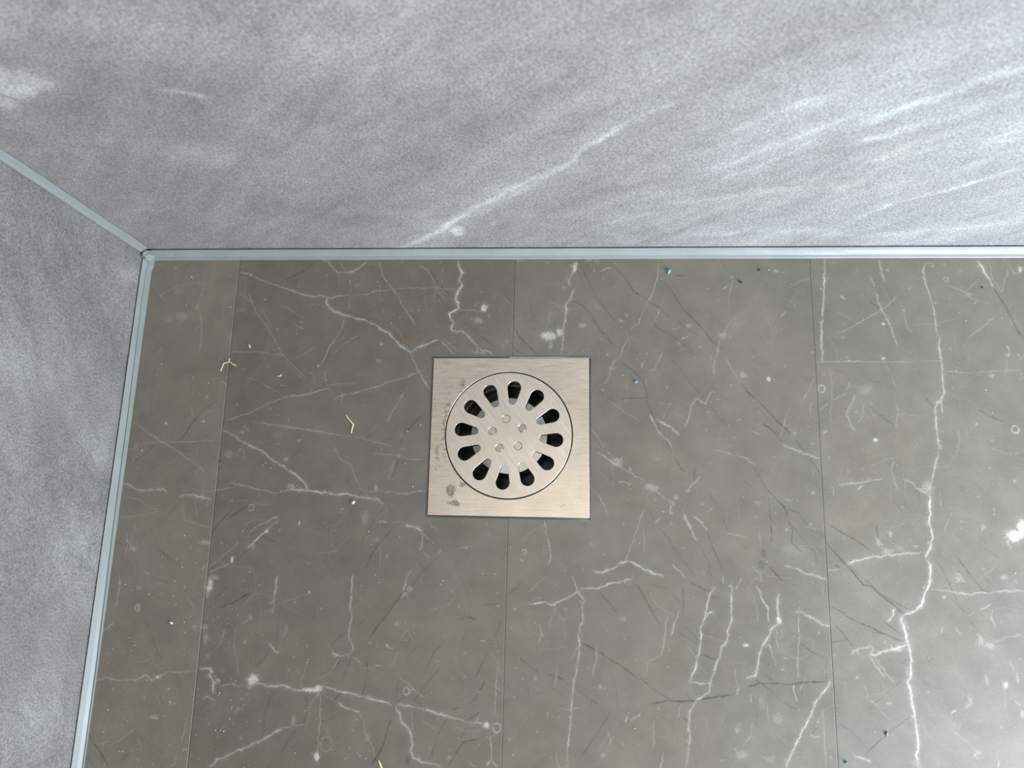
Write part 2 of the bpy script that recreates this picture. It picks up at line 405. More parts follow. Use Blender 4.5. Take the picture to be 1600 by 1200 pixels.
# Marble print of the floor.  Each block: "@ x0 y0" corner of a survey patch (photo px, 4x units after it);
# w = pale vein, d = dark hairline, b = pale blotch (x,y rx,ry), k = dark blotch, r = pale ring (x,y r)
VEINS = """
@ 200 380
w .6 1.2 690,180 760,190 830,232 940,265 1060,310 1170,335 1200,325
w .35 1.2 690,310 740,345 775,370 800,430 860,510 910,590 960,690 1040,770 1120,850
w .4 1.2 750,310 780,375
w .25 1 670,435 760,400
w .3 1 640,680 800,680 900,690 980,705
w .5 1.2 610,1110 760,1060 880,1000 1000,955 1060,950 1140,940 1200,920
w .38 1.6 475,250 465,310 440,390 455,440 465,490 460,580 450,690
w .2 1.2 200,330 300,270 400,250 480,245
b .22 310,300 25,30
b .3 340,460 45,28
b .22 270,480 45,16
b .3 437,395 18,20
w .3 1 740,840 820,860 880,900 960,945
w .3 1 750,1110 900,1130 1100,1160 1200,1175
w .2 1 1050,720 1150,660 1200,650
w .22 1.6 940,465 1000,480 1100,540
w .3 1 400,1030 410,1090
b .5 495,960 14,10
b .45 570,955 8,8
b .3 735,1145 16,14
d .5 1 950,250 1040,200 1120,160 1200,90
d .4 1 760,305 800,250
d .5 1 360,1200 390,1140 440,1070 560,980
d .25 1 150,1060 165,830 190,750
@ 450 380
w .7 1.4 0,285 90,320 170,338 210,325 245,345
w .85 1.9 245,330 240,365 265,410 340,450 420,465 480,480 540,510 600,545 640,570 680,615 710,650 770,680
w .7 1.5 245,345 320,328 390,322
w .4 1.2 390,322 500,322 540,300 600,300 650,285
w .3 1 390,225 392,330 380,410
w .5 1.2 350,455 345,510 310,580 265,640 240,690 210,760
b .7 190,767 12,9
w .35 1.1 230,790 235,860 255,905 290,950
w .6 1.3 0,955 90,955 130,940 190,920 255,905
w .25 1 255,885 330,875 430,880
w .55 1.2 280,975 330,955 430,932 500,910 580,890 650,860 720,845 815,805
w .3 1 815,805 880,770
w .55 1.4 770,680 785,730 805,780 820,810 855,870 880,915
w .8 1.6 770,680 800,655 870,630 940,600
w .5 1.2 940,600 980,635 1040,695
w .4 1.2 970,595 1020,640 1065,675
w .8 1.7 245,105 265,130 290,165 320,185 370,185 410,175 450,150 490,115
w .35 1 325,120 370,185
w .6 1.5 570,115 590,200 620,245 655,285 700,350 715,390 750,440 780,480 800,520
w .3 1 575,250 570,380
w .3 1 590,400 600,440
w .3 1 655,285 760,280 900,278 1060,290
w .2 1 690,310 800,450
w .35 1.2 820,140 870,165 905,220 930,290 990,360
w 1 2.6 1065,110 1060,140 1095,185 1070,230 1090,265 1060,300 1045,345 1060,370 1065,410 1010,440 1015,470 1035,500 1020,535 1050,555
w .75 1.6 1050,555 1090,545 1110,565
w .65 1.5 1110,560 1150,610 1180,640 1185,680 1150,680
w .35 1 1065,420 1120,418 1200,425
w .4 1.2 1160,390 1200,370
b .5 1180,480 18,26
w .3 1 430,580 340,640 280,690
w .3 1 260,640 330,600 440,580
w .35 1.4 720,940 690,990 640,1070 620,1120
w .2 1 760,880 720,940
b .7 585,630 14,12
b .4 430,262 18,10
b .3 570,735 20,14
b .7 225,110 12,6
w .3 1 0,1150 90,1160 200,1180 280,1195
w .25 1 640,500 700,560 730,620
w .2 1 0,760 90,850
d .5 1 0,220 100,180 150,120
d .5 1.1 880,160 920,230 980,290 1040,350
d .4 1 920,300 970,370 1020,420
d .35 1 300,400 400,435 480,465 640,510
d .45 1 860,1045 800,1110 760,1160 720,1200
d .4 1 1080,480 1150,530 1200,570
@ 750 380
w .8 2 600,110 605,140 590,170 570,205 555,240 560,265
b .8 592,150 14,35
w .75 1.4 590,280 575,320 565,350 540,370 535,430 530,490 520,550 515,620 510,690
b .8 430,580 52,32
b .8 500,560 26,28
b .6 440,640 14,28
b 1 25,405 20,26
b .6 5,485 12,18
b .5 55,455 10,12
b .5 640,515 26,14
w .4 2.2 745,175 800,155 820,160
b .6 885,487 16,8
b .6 920,452 9,10
w .5 1.3 1120,110 1110,210 1080,310 1050,370
w .35 1.2 1050,370 1020,430 990,500 940,540
w .35 1.4 930,590 890,660 885,700 830,745 800,850 780,880
b .4 825,780 22,14
w .4 1.8 1015,780 1010,760 1030,735
w .35 1.8 1040,795 1090,790 1110,740 1140,685
b .3 525,275 20,18
w .25 1.2 770,940 830,1000 900,1050 1000,1110
w .6 1.3 1100,1100 1150,1130 1200,1160
w .4 1.6 1060,1070 1090,1120 1120,1200
w .5 1.3 0,670 40,670 80,700
b .4 20,680 22,16
b .45 250,110 24,8
b .55 680,106 20,8
b .4 730,115 18,12
d .5 1.2 160,335 200,370
d .7 1.3 210,520 250,590 310,650 355,690
d .5 1 205,650 260,690
d .6 1.1 620,115 660,200 710,300 740,360 780,410 850,490
d .35 1 640,110 690,170 720,190
d .6 1.1 580,360 640,390 700,445 715,490 780,580 840,640 880,660
d .65 1.1 800,110 850,160 920,230 950,290 1040,350 1070,375
d .55 1.1 1070,375 1130,410 1190,470
d .4 1 1030,400 1055,430
d .5 1 1080,490 1110,530 1200,580
d .5 1.1 880,740 960,800 1010,850 1040,930 1050,1000 1090,1100
d .55 1.1 875,970 1040,967
d .5 1.1 735,905 780,950 835,990
d .5 1.1 0,580 60,620 100,655
d .4 1 340,530 360,545
d .35 1 460,470 475,510
d .3 1 20,250 110,300
d .3 1 1120,220 1200,290
@ 1050 380
w .35 1.2 380,190 375,240 360,310 350,400
b .7 372,212 8,8
w .4 1.5 370,480 340,530 310,590 290,650 270,720 260,820
b .45 320,575 30,14
b .5 285,670 13,16
w .35 1.3 330,700 360,760 390,820 430,870
b .5 440,825 18,22
w .3 1.2 0,540 60,520
b .5 105,517 20,15
b .5 40,625 12,9
w .5 1.3 60,600 130,565
w .55 1.4 80,1150 105,1090 125,1010 155,970 210,1005 230,950 260,925
w .85 1.7 0,1155 45,1195
w 1 1.5 955,95 950,250 945,400 935,540 935,640 942,745
w .5 1.1 900,745 1000,738 1200,738
r .6 935,910 20
w .3 1 985,790 1000,880 995,1000 990,1150
w .4 1.2 890,840 860,910 820,985
w .35 1.3 1120,860 1080,940 1000,985
w .3 1.2 990,990 920,1050
w .3 1.4 860,225 790,240 740,280
b .8 605,850 13,16
b .4 640,860 12,12
w .6 1.8 680,460 710,430
w .6 2.4 1055,330 1080,350
b .5 950,820 10,9
b .6 1070,590 11,7
b .5 1000,630 7,7
b .5 1095,715 9,7
b .6 650,175 20,9
w .5 1.6 318,285 345,268
w .3 1.6 1140,940 1130,1010 1085,1070 1110,1120 1150,1180
w .4 1.5 400,1110 430,1100
w .3 1 700,1160 720,1050 745,1025
w .5 2 950,1190 970,1170
b .5 765,388 6,12
d .65 1.2 0,300 70,415 150,490 200,550 260,620 310,660
d .5 1.2 30,480 100,540 170,575
d .6 1.3 0,580 60,625 130,685
d .7 1.3 430,870 470,930 530,980 600,1050 660,1110 745,1190
d .6 1.2 570,1130 655,1195
d .4 1 60,800 120,880 190,950 280,1070 330,1120
d .5 1.1 300,940 340,980
d .4 1 0,730 60,800
d .6 1.6 20,205 85,200
d .3 1 1000,790 1080,810
@ 1300 380
w .6 1.6 580,125 570,180 585,250 605,310 630,380 640,450 650,510 660,580
w .75 2 680,580 665,650 680,700 690,800 695,880 700,940 680,985 650,1000 645,1050 655,1150 660,1200
w .6 1.8 680,985 690,1060
w .4 1.2 580,125 640,125
w .7 1.4 295,105 310,180 330,240
w .5 1.4 235,205 265,270
w .65 1.5 275,310 300,390 310,420 345,470 380,560 410,645
w .35 1.2 410,330 340,390 270,440 150,510 30,570
w .35 1.2 420,350 450,440 470,530 510,570
w .9 2.2 910,110 940,160 980,220 1010,270
w .45 1.3 985,130 1000,220 1060,300 1105,160
w .3 1.1 720,265 830,305 930,220
w .35 1.2 1020,460 930,530 850,590
w .2 1 500,515 640,500 790,470
w .5 1.1 0,738 200,740 470,742
w .2 1 470,742 690,735
w .35 1.1 690,800 840,810 1000,800 1180,795
r .7 1145,1165 20
r .4 712,225 13
w .35 1.7 140,960 90,1060 110,1120 140,1170
w .3 1.5 190,1000 200,1060 160,1130
b .25 210,915 45,32
w .35 1.4 385,950 410,1040 400,1150
w .6 2 1090,640 1110,680 1100,710
b .8 320,505 7,9
b .8 320,720 11,8
b .7 645,372 8,8
b .6 1000,830 8,16
b .5 740,660 8,8
b .6 895,375 7,7
b .4 855,320 22,11
b .8 1175,165 12,20
d .6 1.3 240,365 300,415
d .45 1.1 330,240 360,320 390,395
d .75 1.4 1010,280 1080,390 1120,470 1150,530 1200,600
d .45 1.1 200,980 280,1060 390,1140
d .6 1.4 590,970 635,1030
d .5 1.2 690,990 715,1010
d .4 1 760,970 790,1000
d .5 1.2 920,1040 1000,1090 1070,1115
d .4 1 210,850 320,880
d .35 1 15,790 80,810
@ 180 650
w .8 1.7 675,85 720,105 770,145 850,190 910,215 960,260 1040,310 1110,355 1160,390 1200,440
w .55 1.4 715,415 770,425 830,440 920,465 1000,480 1080,465 1200,460
b .6 1100,440 20,20
w .4 1.2 600,470 680,460 750,440
w .4 1.3 130,40 210,100 290,155 330,180 400,220 450,260 520,310 570,360
w .4 1.1 90,210 130,205 140,180 200,170 330,165 480,160 660,150
b .6 135,190 8,14
w .8 2 50,425 90,425 120,445 160,465 220,465 265,455 310,460 330,475
w .75 1.7 410,505 450,495 490,495 545,510 605,520
w .3 1.2 470,460 560,470 610,468
w .35 1.1 80,500 160,530 240,580 280,590
w .25 1 40,635 130,625 280,595
w .35 1.2 420,640 520,680 600,693
w .5 1.5 1020,625 960,655 890,685 850,715 825,750
w .6 2.2 1030,640 990,680 940,720 890,770 820,830
b .8 945,720 12,12
b .5 850,815 28,18
w .4 1.2 770,785 720,840 650,890 590,940
b 1 730,900 8,18
b .7 690,940 9,7
b .8 590,1060 22,42
b .5 620,1010 32,20
b .6 577,1120 10,28
w .5 1.7 590,980 650,950 720,920
w .7 1.3 1015,995 1000,1080 990,1165
b .6 980,1165 14,9
w .5 1.4 90,740 90,780 120,830 140,840
b .5 125,830 26,16
b .4 185,800 9,9
b .5 560,790 38,13
b .5 550,950 7,16
w .4 1.2 30,930 45,1040 30,1150 15,1200
b .5 40,1045 9,11
b .4 160,1075 16,13
r .4 150,1195 15
w .3 1 860,40 1060,65 1200,85
b .3 710,240 32,26
b .5 1070,270 17,17
b .7 1145,155 8,8
b .4 815,68 15,11
b .4 790,98 22,11
b .2 1010,120 34,28
b .8 555,33 9,7
b .8 322,45 8,8
r .4 850,573 18
d .6 1.2 410,155 460,90 490,40 530,0
d .55 1.1 265,170 220,215 130,285
d .4 1 330,625 420,530
d .6 1.2 605,730 650,670 715,600
d .65 1.3 710,635 770,600 830,560
d .45 1 1110,250 1160,200
d .35 1 1100,520 1200,470
d .6 1.2 920,755 1000,790
d .4 1 1030,630 960,720 750,910 620,1000
d .45 1 250,805 300,850 410,940
d .5 1.1 0,788 60,800
d .6 1.3 655,1195 740,1165 845,1110
d .4 1 230,1005 340,1045
d .3 1 630,1130 700,1070
d .3 1 800,720 900,670
@ 450 650
w .75 1.5 0,345 40,360 80,395 110,430 130,465
w .9 2.1 0,455 60,460 130,465 190,478 260,485 310,492 360,485 420,500 500,515 550,522 595,550
b .6 545,520 16,13
b .5 15,440 22,20
w .4 1.1 0,75 60,78 180,95 320,120 440,135 560,165 650,190
w .35 1.1 690,210 740,205
b .45 715,125 16,13
w .35 1.1 530,235 690,245 760,270 850,275
b .6 695,250 13,9
w .3 1.3 280,180 300,210 315,250 345,285 400,310 415,370 450,450 500,475 600,470
w .5 1.3 600,480 650,470 690,480 740,490 790,470 860,470
b .6 550,450 10,22
b .25 480,640 22,45
w .8 2.4 735,680 790,690 835,715
w .6 1.6 835,715 840,760 835,800 825,840
w .4 1.2 840,730 880,775
b .6 595,660 26,8
w .6 1.3 405,985 400,1080 390,1200
w .45 1.3 770,960 730,1050 720,1095
b .5 765,1080 16,9
w .5 1.5 700,1140 740,1110
w .3 1.1 660,270 650,330 625,390
b .6 560,775 13,11
b .7 620,875 8,13
b .8 70,670 5,14
b .3 295,840 9,9
b .25 335,590 17,17
b .6 1110,820 11,9
b .7 65,155 9,9
w .35 1.1 1060,825 1150,815
w .35 1.1 960,830 930,870
w .2 1 170,860 290,850 370,770
w .3 1.1 840,850 885,890
d .55 1.1 830,0 770,70 720,120 700,190
d .65 1.3 690,280 670,340 655,380
d .5 1.1 590,170 640,140
d .55 1.1 600,480 595,540
d .45 1 600,570 540,640 490,740 455,800 470,830
d .6 1.2 640,720 560,810 520,870 485,955
d .4 1 30,250 80,200
d .5 1 380,340 370,420
d .4 1.1 950,860 880,940 800,1010 700,1130 640,1190
d .3 1 270,890 330,840
d .35 1 180,1180 195,1130
d .3 1 620,440 660,350
@ 750 650
w .4 1.3 695,85 740,140 780,200
w .5 2.6 730,220 790,260 840,300 900,335 960,370 1030,405
b .5 850,285 42,26
b .6 1070,445 38,22
w .4 2.2 1070,450 1140,500 1200,545
w .45 1.9 865,415 900,410 935,430 945,410
w .35 1.2 700,455 740,490 770,550 800,620
w .5 1.2 405,640 410,720 430,790 445,880 430,930
w .85 2 710,975 770,975 830,955 880,920 900,920 930,905
w .85 2 930,905 980,935 1030,960 1090,985 1145,998
w .4 1.3 905,905 930,850 960,780 985,700 1020,590
w .35 1.1 1025,700 1025,850
w .5 1.9 1100,670 1130,635
w .5 1.6 1060,0 1110,90 1180,160 1200,200
w .6 1.5 1120,30 1200,70
r .4 275,850 12
w .6 1.6 1190,560 1185,620
w .5 1.6 1140,590 1165,605
b .3 1100,270 16,11
d .55 1.1 1070,0 1130,80 1200,230
d .4 1 130,905 165,850
d .4 1 170,1120 260,1040
d .5 1.1 980,1050 1020,1120 1060,1200
d .4 1 1060,610 1090,650
d .4 1 1120,700 1200,790
d .4 1 650,700 665,660
@ 1050 650
w .45 1.4 245,210 340,230 420,250 465,262 490,290 520,305
w .4 1.4 180,380 120,435 100,465
b .7 95,470 15,11
b .7 25,505 11,15
b .6 5,545 9,16
w .85 2.1 75,615 100,670 130,730 150,775
w .5 1.9 130,625 190,665 225,720
w .4 1.2 500,95 550,115
w .7 1.7 690,180 755,205 830,235 925,268
w .3 1 705,20 690,90 670,135
w .35 1.2 340,735 400,740 465,755
w .7 1.8 1090,930 1120,915 1200,895
w .35 1.4 975,970 1050,955
w .65 1.9 700,940 780,955 850,990 905,1000 965,1020
w .45 1.3 500,940 530,970 555,990 560,1040
w .5 1.4 0,930 40,965 80,1010
w .45 1.6 525,1060 550,1110 560,1150 600,1195
w .5 1.3 430,1010 420,1050 395,1080
w .5 1.3 320,1000 318,1050
b .5 535,540 20,9
b .5 880,480 15,11
b .5 735,527 16,7
b .4 525,630 11,11
b .6 875,173 9,9
w .5 1.6 380,145 400,130
w .6 2.6 940,115 970,95
b .5 765,110 18,11
w .8 1.8 1165,460 1190,440
w .4 1.3 1000,440 1010,500
w .45 1.3 1040,430 1110,420 1200,412
b .14 760,840 80,32
d .7 1.4 650,25 700,70 740,110
d .65 1.3 770,150 830,220
d .55 1.2 570,45 650,110 690,160
d .6 1.2 860,270 900,320 930,370
d .75 1.7 600,465 650,520 700,565 725,630
d .5 1.1 725,580 780,600 830,660 880,720 950,755
d .65 1.3 725,650 755,710 745,790 815,855
d .55 1.2 605,510 610,600 620,700 625,800
d .45 1 745,680 820,770 890,850 910,930
d .5 1.2 900,815 935,850
d .4 1 900,700 955,755
d .7 1.5 960,790 1020,850 1090,930 1150,1000 1200,1060
d .5 1.1 970,670 1060,730 1200,805
d .5 1.2 980,910 1050,950
d .7 1.4 150,315 140,350 138,405
d .5 1.2 15,260 60,330 80,350
d .4 1 490,300 560,400 600,470
d .4 1.2 440,400 500,440
d .45 1 20,560 60,600
d .55 1.2 220,720 250,810 290,900 315,970
d .5 1.1 180,820 225,910 250,1010
d .45 1 320,640 345,720
d .45 1.1 230,480 280,550
d .5 1 0,810 80,920 150,1010
d .65 1.3 110,1040 160,1065 240,1100
d .5 1.1 245,1130 300,1140
d .45 1 65,1080 75,1195
k .5 575,860 18,26
k .38 560,930 22,26
d .6 2.6 610,945 650,985 685,1025
d .4 1 0,1110 40,1150
d .45 1.2 540,790 580,800
@ 1300 650
w .75 1.6 650,0 655,100 665,180 680,210
w .7 2.2 665,220 655,270 640,330 625,400 605,460 600,490
b .5 600,450 32,48
w .55 1.7 440,400 490,410 560,470 600,490
w .95 3.3 605,480 610,580 605,660 620,720 630,760 600,850 590,890
w 1 2.9 590,890 615,930 615,1000 600,1060 575,1120 550,1200
w .7 2.2 90,930 150,905 230,885 320,875 400,865 545,855
b .5 345,850 32,20
b .3 420,825 28,16
w .4 1.4 0,965 60,950
w .55 1.4 60,430 200,412 300,395
w .45 2.2 620,1080 720,1095 830,1110 920,1105 1060,1095 1200,1095
b .9 1140,750 46,36
b .9 1190,700 30,50
b .7 1095,740 22,22
b .7 1100,785 11,22
w .3 1.2 750,600 720,660 705,720
b .8 275,150 15,13
b .6 365,740 9,26
b .6 290,790 13,21
b .5 440,570 9,9
b .6 945,690 17,15
b .6 525,815 15,9
b .5 1015,590 7,17
b .7 1140,405 9,9
b .5 1075,1010 22,11
w .5 1.6 770,985 800,995 795,1030 775,1040
d .7 2.2 280,695 285,765
d .7 1.5 90,935 150,1000 195,1055 250,1065 330,1140 400,1190
d .4 1 110,930 240,1065
d .55 1.1 0,690 90,740 200,810 290,880
d .6 1.2 0,835 80,935
d .5 1.1 545,855 600,915
d .55 1.1 665,915 710,1000 750,1085 790,1170
d .65 1.2 780,880 860,990 940,1090 985,1105
d .35 1 910,950 990,1050
d .3 1 640,690 700,695
d .3 1 900,795 1050,890
d .5 1.1 1000,5 1060,30
@ 100 900
w .4 2.4 200,660 280,635 340,650 460,650 520,620 560,650 600,625 650,600 760,600 830,590
b .8 595,630 16,11
w .95 2.2 850,575 910,580 925,600 905,620 925,650 935,690 930,725
w .4 1.2 930,620 960,650 970,660
r .5 960,660 10
w .4 2 970,690 1050,670 1090,690 1150,690 1200,680
b .9 1180,650 38,30
w .35 1.6 860,770 900,750 940,780 930,815 905,828
w .65 2.2 910,1190 960,1150 1040,1110 1120,1080 1200,1040
w .3 1.1 1060,860 1100,830 1150,800
w .6 2.2 240,360 300,320 325,295
w .4 1.2 365,40 355,100 340,180
r .55 470,203 15
w .3 1 770,880 750,980 735,1040
w .6 1.8 740,1095 770,1080
w .35 1.3 710,1130 690,1180 660,1195
b .6 575,880 24,13
b .6 670,793 8,17
b .5 390,885 9,11
b .5 880,320 20,15
b .5 885,390 10,38
b .4 815,315 22,9
b .35 900,495 15,13
b .4 990,590 15,13
w .4 1.4 250,1050 300,1035
w .35 1.3 345,1040 400,1000 460,950
w .4 1.3 270,1200 300,1130
b .5 1165,260 13,16
w .3 1.2 1110,300 1150,275 1165,250
d .6 1.5 165,975 220,1060 300,1190
d .45 1.2 165,1130 215,1195
d .5 1.6 380,1150 415,1110
d .55 1.5 520,280 535,320
d .4 1 555,370 580,450 620,530
d .5 1.3 580,595 600,630
d .4 1 560,670 610,710
d .65 1.4 975,195 1060,165 1160,105
d .3 1 1000,390 1060,340
d .5 1.2 480,805 500,785
@ 400 900
w .75 2.2 0,655 60,685 130,685 190,690 250,715 300,715
b .9 350,712 62,13
b .95 390,700 22,15
b .6 390,735 9,19
w .75 2 410,695 470,705 540,725 640,745 720,765 790,785 850,805
w .75 2.2 880,800 970,815 1060,830 1140,860 1200,880
w .7 1.7 870,815 895,860 905,910 960,965 975,1010 975,1060 965,1100 985,1130 1040,1165 1100,1170 1160,1190
w .6 2.6 960,970 970,1010
b .5 1015,1140 15,15
w .55 1.5 600,0 595,130 585,200 600,260 580,340 580,390 605,430 605,460 585,490
w .6 1.9 585,490 530,500 515,495 470,485
b .5 500,495 20,11
w .3 1.2 455,425 460,455
w .4 1.4 600,505 650,540 655,570 750,585
w .35 1.3 895,630 940,665 1000,720 1050,760
w .35 1.4 520,515 480,590 420,625 370,660
w .3 1.2 410,730 500,785
w .75 1.8 510,790 560,825 610,840 645,850
w .35 1.2 645,850 670,900 680,980 720,1050 745,1140
w .4 1.2 405,740 400,880 390,1000 385,1100 390,1200
b .9 380,1130 17,23
w .75 2.3 0,1045 60,1015 110,985 160,955
w .5 1.8 160,955 230,935 300,925
b .35 235,895 14,30
r .2 440,1050 35
w .3 1 975,830 978,960
w .6 1.3 135,0 120,100 105,230
b .5 100,165 13,13
w .75 1.6 80,420 125,480 145,475
r .45 940,720 18
w .5 3 815,430 860,460
b .6 880,295 11,15
w .4 2.2 745,555 780,560
b .4 695,1010 15,19
w .6 1.5 920,100 940,50
b .5 960,85 20,15
b .5 930,110 15,11
b .3 190,330 11,26
d .65 1.7 930,90 880,160 810,250 760,310 715,385
d .4 1.1 1020,10 930,110 800,220
d .5 1.1 1175,405 1110,480 1060,590
d .35 1 1000,440 940,520
d .6 1.2 690,530 700,590 680,660 665,745
d .45 1.1 595,520 560,600 530,660
d .5 1.3 520,530 480,590
d .45 1.1 570,340 470,430
d .3 1 390,155 350,280
d .45 1.1 930,750 870,800
d .5 1.1 1150,570 1040,710 980,790
d .6 1.6 850,890 820,960 800,1050 760,1120 720,1180
d .4 1 890,640 870,790
d .5 1.2 1190,890 1130,1010 1100,1110 1070,1170
k .5 945,1155 15,24
d .5 1.2 315,760 315,870 290,930
d .5 1.2 245,960 190,1050 150,1110
d .4 1 110,1140 60,1220
d .5 1.2 100,720 60,850 45,980 30,1030
d .5 1.2 520,740 480,785
d .35 1 500,880 400,915
d .5 1.2 80,480 0,570
d .4 1 210,340 170,420
d .35 1 135,280 130,440
d .4 1 640,305 680,270
@ 700 900
w .6 2.2 510,180 610,160 650,180 700,155 760,130 810,100 850,75 940,75 1000,50 1080,40 1150,15
w .55 1.6 780,0 795,50 810,95 850,150
w .65 1.5 850,150 840,190 845,250 845,290 825,310 815,380 828,425 815,500 800,600 785,680 775,780 765,880 760,980 750,1050 745,1130 750,1200
w .6 2 0,880 60,890 110,915 200,920 240,935
b .8 240,930 20,17
r .6 305,950 22
w .4 1.6 310,560 300,700 295,800 290,870
w .5 1.4 265,990 270,1070 275,1140
w .7 2 240,1180 275,1145
w .5 1.5 280,1150 300,1190
w .4 1.3 575,300 580,370 570,420
b .5 590,370 9,9
w .2 1.2 570,455 650,460 730,440
w .2 3 925,430 930,480 910,620
w .3 1.2 0,185 30,150
b .6 310,188 9,9
b .7 950,690 9,13
b .5 970,1120 15,13
b .6 545,640 9,11
b .6 105,478 8,8
b .5 105,630 7,9
w .35 3 1110,910 1120,870
w .35 3 1140,900 1200,865
w .3 1.2 1010,1060 1030,1000
b .3 1090,270 20,13
w .4 1.3 625,850 620,890
w .4 1.5 200,405 235,410
b .6 5,1135 11,13
w .35 1.3 130,1160 175,1195
d .45 1.1 375,125 460,40
d .6 1.6 60,275 110,255 180,270
d .5 1.3 210,180 320,178
d .55 1.3 950,100 1000,160 1055,230
d .4 1 700,220 725,260
d .6 1.6 840,420 920,460 990,505 1080,560 1180,635
d .6 1.6 600,615 660,620 725,650
d .45 1.3 415,490 480,540 560,600
d .5 1.3 800,700 870,760 940,805
d .3 1 640,690 740,760
d .45 1.2 840,1120 900,1030 1000,880
d .55 1.3 20,835 75,820
d .55 1.3 235,650 190,730 140,800
d .45 1.1 240,490 170,640
d .65 1.7 115,910 205,845
d .55 1.7 80,1040 190,1020
d .6 1.5 0,1190 60,1090 110,1030
d .4 1 130,920 80,1010
d .4 1 340,270 290,380
d .4 1 120,350 85,410
@ 1000 900
w .75 1.9 470,70 435,120 420,190 400,270 380,340 380,400 360,500 345,570 320,640 312,670
w .55 1.5 310,660 360,665 380,675 440,665
w .75 1.7 572,40 572,150 568,270 550,340 545,400 515,440 490,520 460,600 440,670 430,720 390,750 355,775 335,810 310,850 305,960 312,1020 300,1110 290,1200
w .5 1.7 725,60 755,110 770,165 800,200 805,290
w .85 2.3 865,110 858,180 862,250 875,280 860,305 820,330 805,380 770,430 745,500 735,560 720,620 670,640
b .8 865,275 15,26
w .35 1.2 855,340 860,450
w .3 2.4 800,420 830,490 850,560
b .4 1000,225 40,8
w .75 2 1020,235 1080,265 1140,300 1190,312
w .45 1.3 990,240 993,400 985,560 990,640
w .45 2.1 245,215 235,260 210,310 195,370
w .4 1.4 180,240 160,310 150,420 130,500
w .3 1.3 130,500 50,530 35,630
w .75 2.1 1190,655 1165,710 1120,760 1090,800
w .7 2 1090,800 1070,870 1040,930 1010,980 980,1040 950,1110 920,1160 918,1200
b .7 1088,805 9,19
w .5 1.9 630,700 600,740
w .45 2.1 955,680 965,730 980,780
w .35 1.4 690,740 695,790
b .25 765,790 22,38
b .25 860,890 28,32
b .8 660,432 17,8
w .7 2.5 415,260 430,230 450,222
b .35 610,965 17,15
b .35 635,1120 38,26
b .3 820,1150 28,16
w .3 1.3 700,920 690,1000 640,1070
w .5 2.1 500,1160 530,1150
w .5 1.4 145,1100 130,1200
w .25 1.2 90,910 80,1080
w .35 1.2 1140,820 1145,920 1155,1050 1165,1190
w .35 2 1060,990 1090,1010 1130,1000
w .35 1.4 250,810 240,880
d .75 1.9 75,795 160,780 260,785 350,778 450,760 540,745 600,738
d .75 1.7 660,695 750,670 850,672 940,678 1010,668 1060,660 1170,662
d .55 1.3 725,650 760,675 810,710 850,745 885,785
d .4 1 885,785 985,835
d .65 1.4 320,40 360,65 435,95
d .5 1.2 445,125 500,135
d .4 1 270,80 272,250
d .55 1.2 0,80 60,190 85,240 125,300
d .4 1 240,350 360,430
d .6 1.4 380,490 480,525
d .4 1 280,310 370,405
d .55 1.3 970,395 1060,465 1160,520
d .5 1.1 1165,520 1165,650
d .55 1.3 0,640 90,710 170,760 240,790
d .6 1.5 265,880 305,915
d .4 1 240,310 235,360
d .35 1 210,120 250,165
d .5 1.3 775,615 830,650
d .35 1 60,50 170,80
d .35 1 290,730 320,780
d .6 1.6 1080,980 1100,955
d .35 1 715,910 750,960
@ 1300 900
w .95 2.7 620,0 610,50 580,110 565,170 540,205 490,230 440,245
w 1 3.1 440,245 430,290 450,310 460,360 475,420 485,470 495,540 495,600 480,660 490,720 500,800 515,870 525,930 535,1000 540,1060 530,1120 540,1200
b .4 445,290 20,42
b .4 485,610 20,42
b .45 530,1170 26,22
w .85 2.4 475,430 430,445 380,460 320,475 270,490 240,485
b .7 400,460 42,13
w .8 1.5 240,485 255,460 235,435 230,450 170,455 140,465 125,490
w .4 1.3 0,492 25,490
w .55 1.4 230,490 250,530 290,580 330,630
w .4 1.3 270,520 310,570 380,660
w .8 1.8 385,205 375,245 355,285
b .7 705,130 7,15
b .4 790,15 26,16
b .5 930,400 17,26
b .5 985,435 26,15
b .8 1085,680 13,15
b .4 965,650 13,32
b .5 1160,645 9,23
b .7 155,635 11,9
b .6 355,797 15,8
b .5 1190,865 11,21
w .5 2.4 740,857 775,845
w .6 1.4 780,310 785,340 805,365
w .45 1.4 695,320 680,360
w .5 2.1 850,245 890,230
w .4 3 930,210 990,180
w .35 2.4 1005,200 995,260 1020,320
w .65 1.8 885,1130 900,1115 925,1100
w .5 1.6 1145,780 1180,810
w .6 1.6 125,1115 170,1135 240,1160
w .2 6 870,750 840,830
w .25 3 1000,420 1100,380 1180,370
w .35 2 1040,1150 1040,1190
d .7 1.5 150,0 200,55 240,65 330,140 450,235
d .5 1.1 200,10 300,110 485,215
d .65 1.6 0,195 60,225 120,270 160,290 240,320 340,370 440,410
d .5 1.2 240,345 330,365 420,405
d .5 1.2 330,290 460,385
d .6 1.4 20,310 60,350 130,440
d .5 1.2 0,415 90,400
d .45 1.1 250,620 290,670 315,725
d .35 1 280,430 375,540
d .45 1.1 450,640 380,700 300,770 220,840
d .55 1.2 490,880 400,945 330,1000 210,1110
d .5 1.1 45,920 130,980 200,1050
d .5 1.1 740,130 830,230
d .3 1 850,270 960,390
d .5 1.2 430,550 470,520
d .3 1 515,600 610,690
"""

PX = 0.0006
FR = Raster(-0.01, -0.53, 0.92, 0.002, 0.00052, ('vein', 'crack', 'tone', 'stain'))
FN = 0.35 * FR.vnoise(0.0030) + 0.35 * FR.vnoise(0.0014) + 0.30 * FR.vnoise(0.0007)


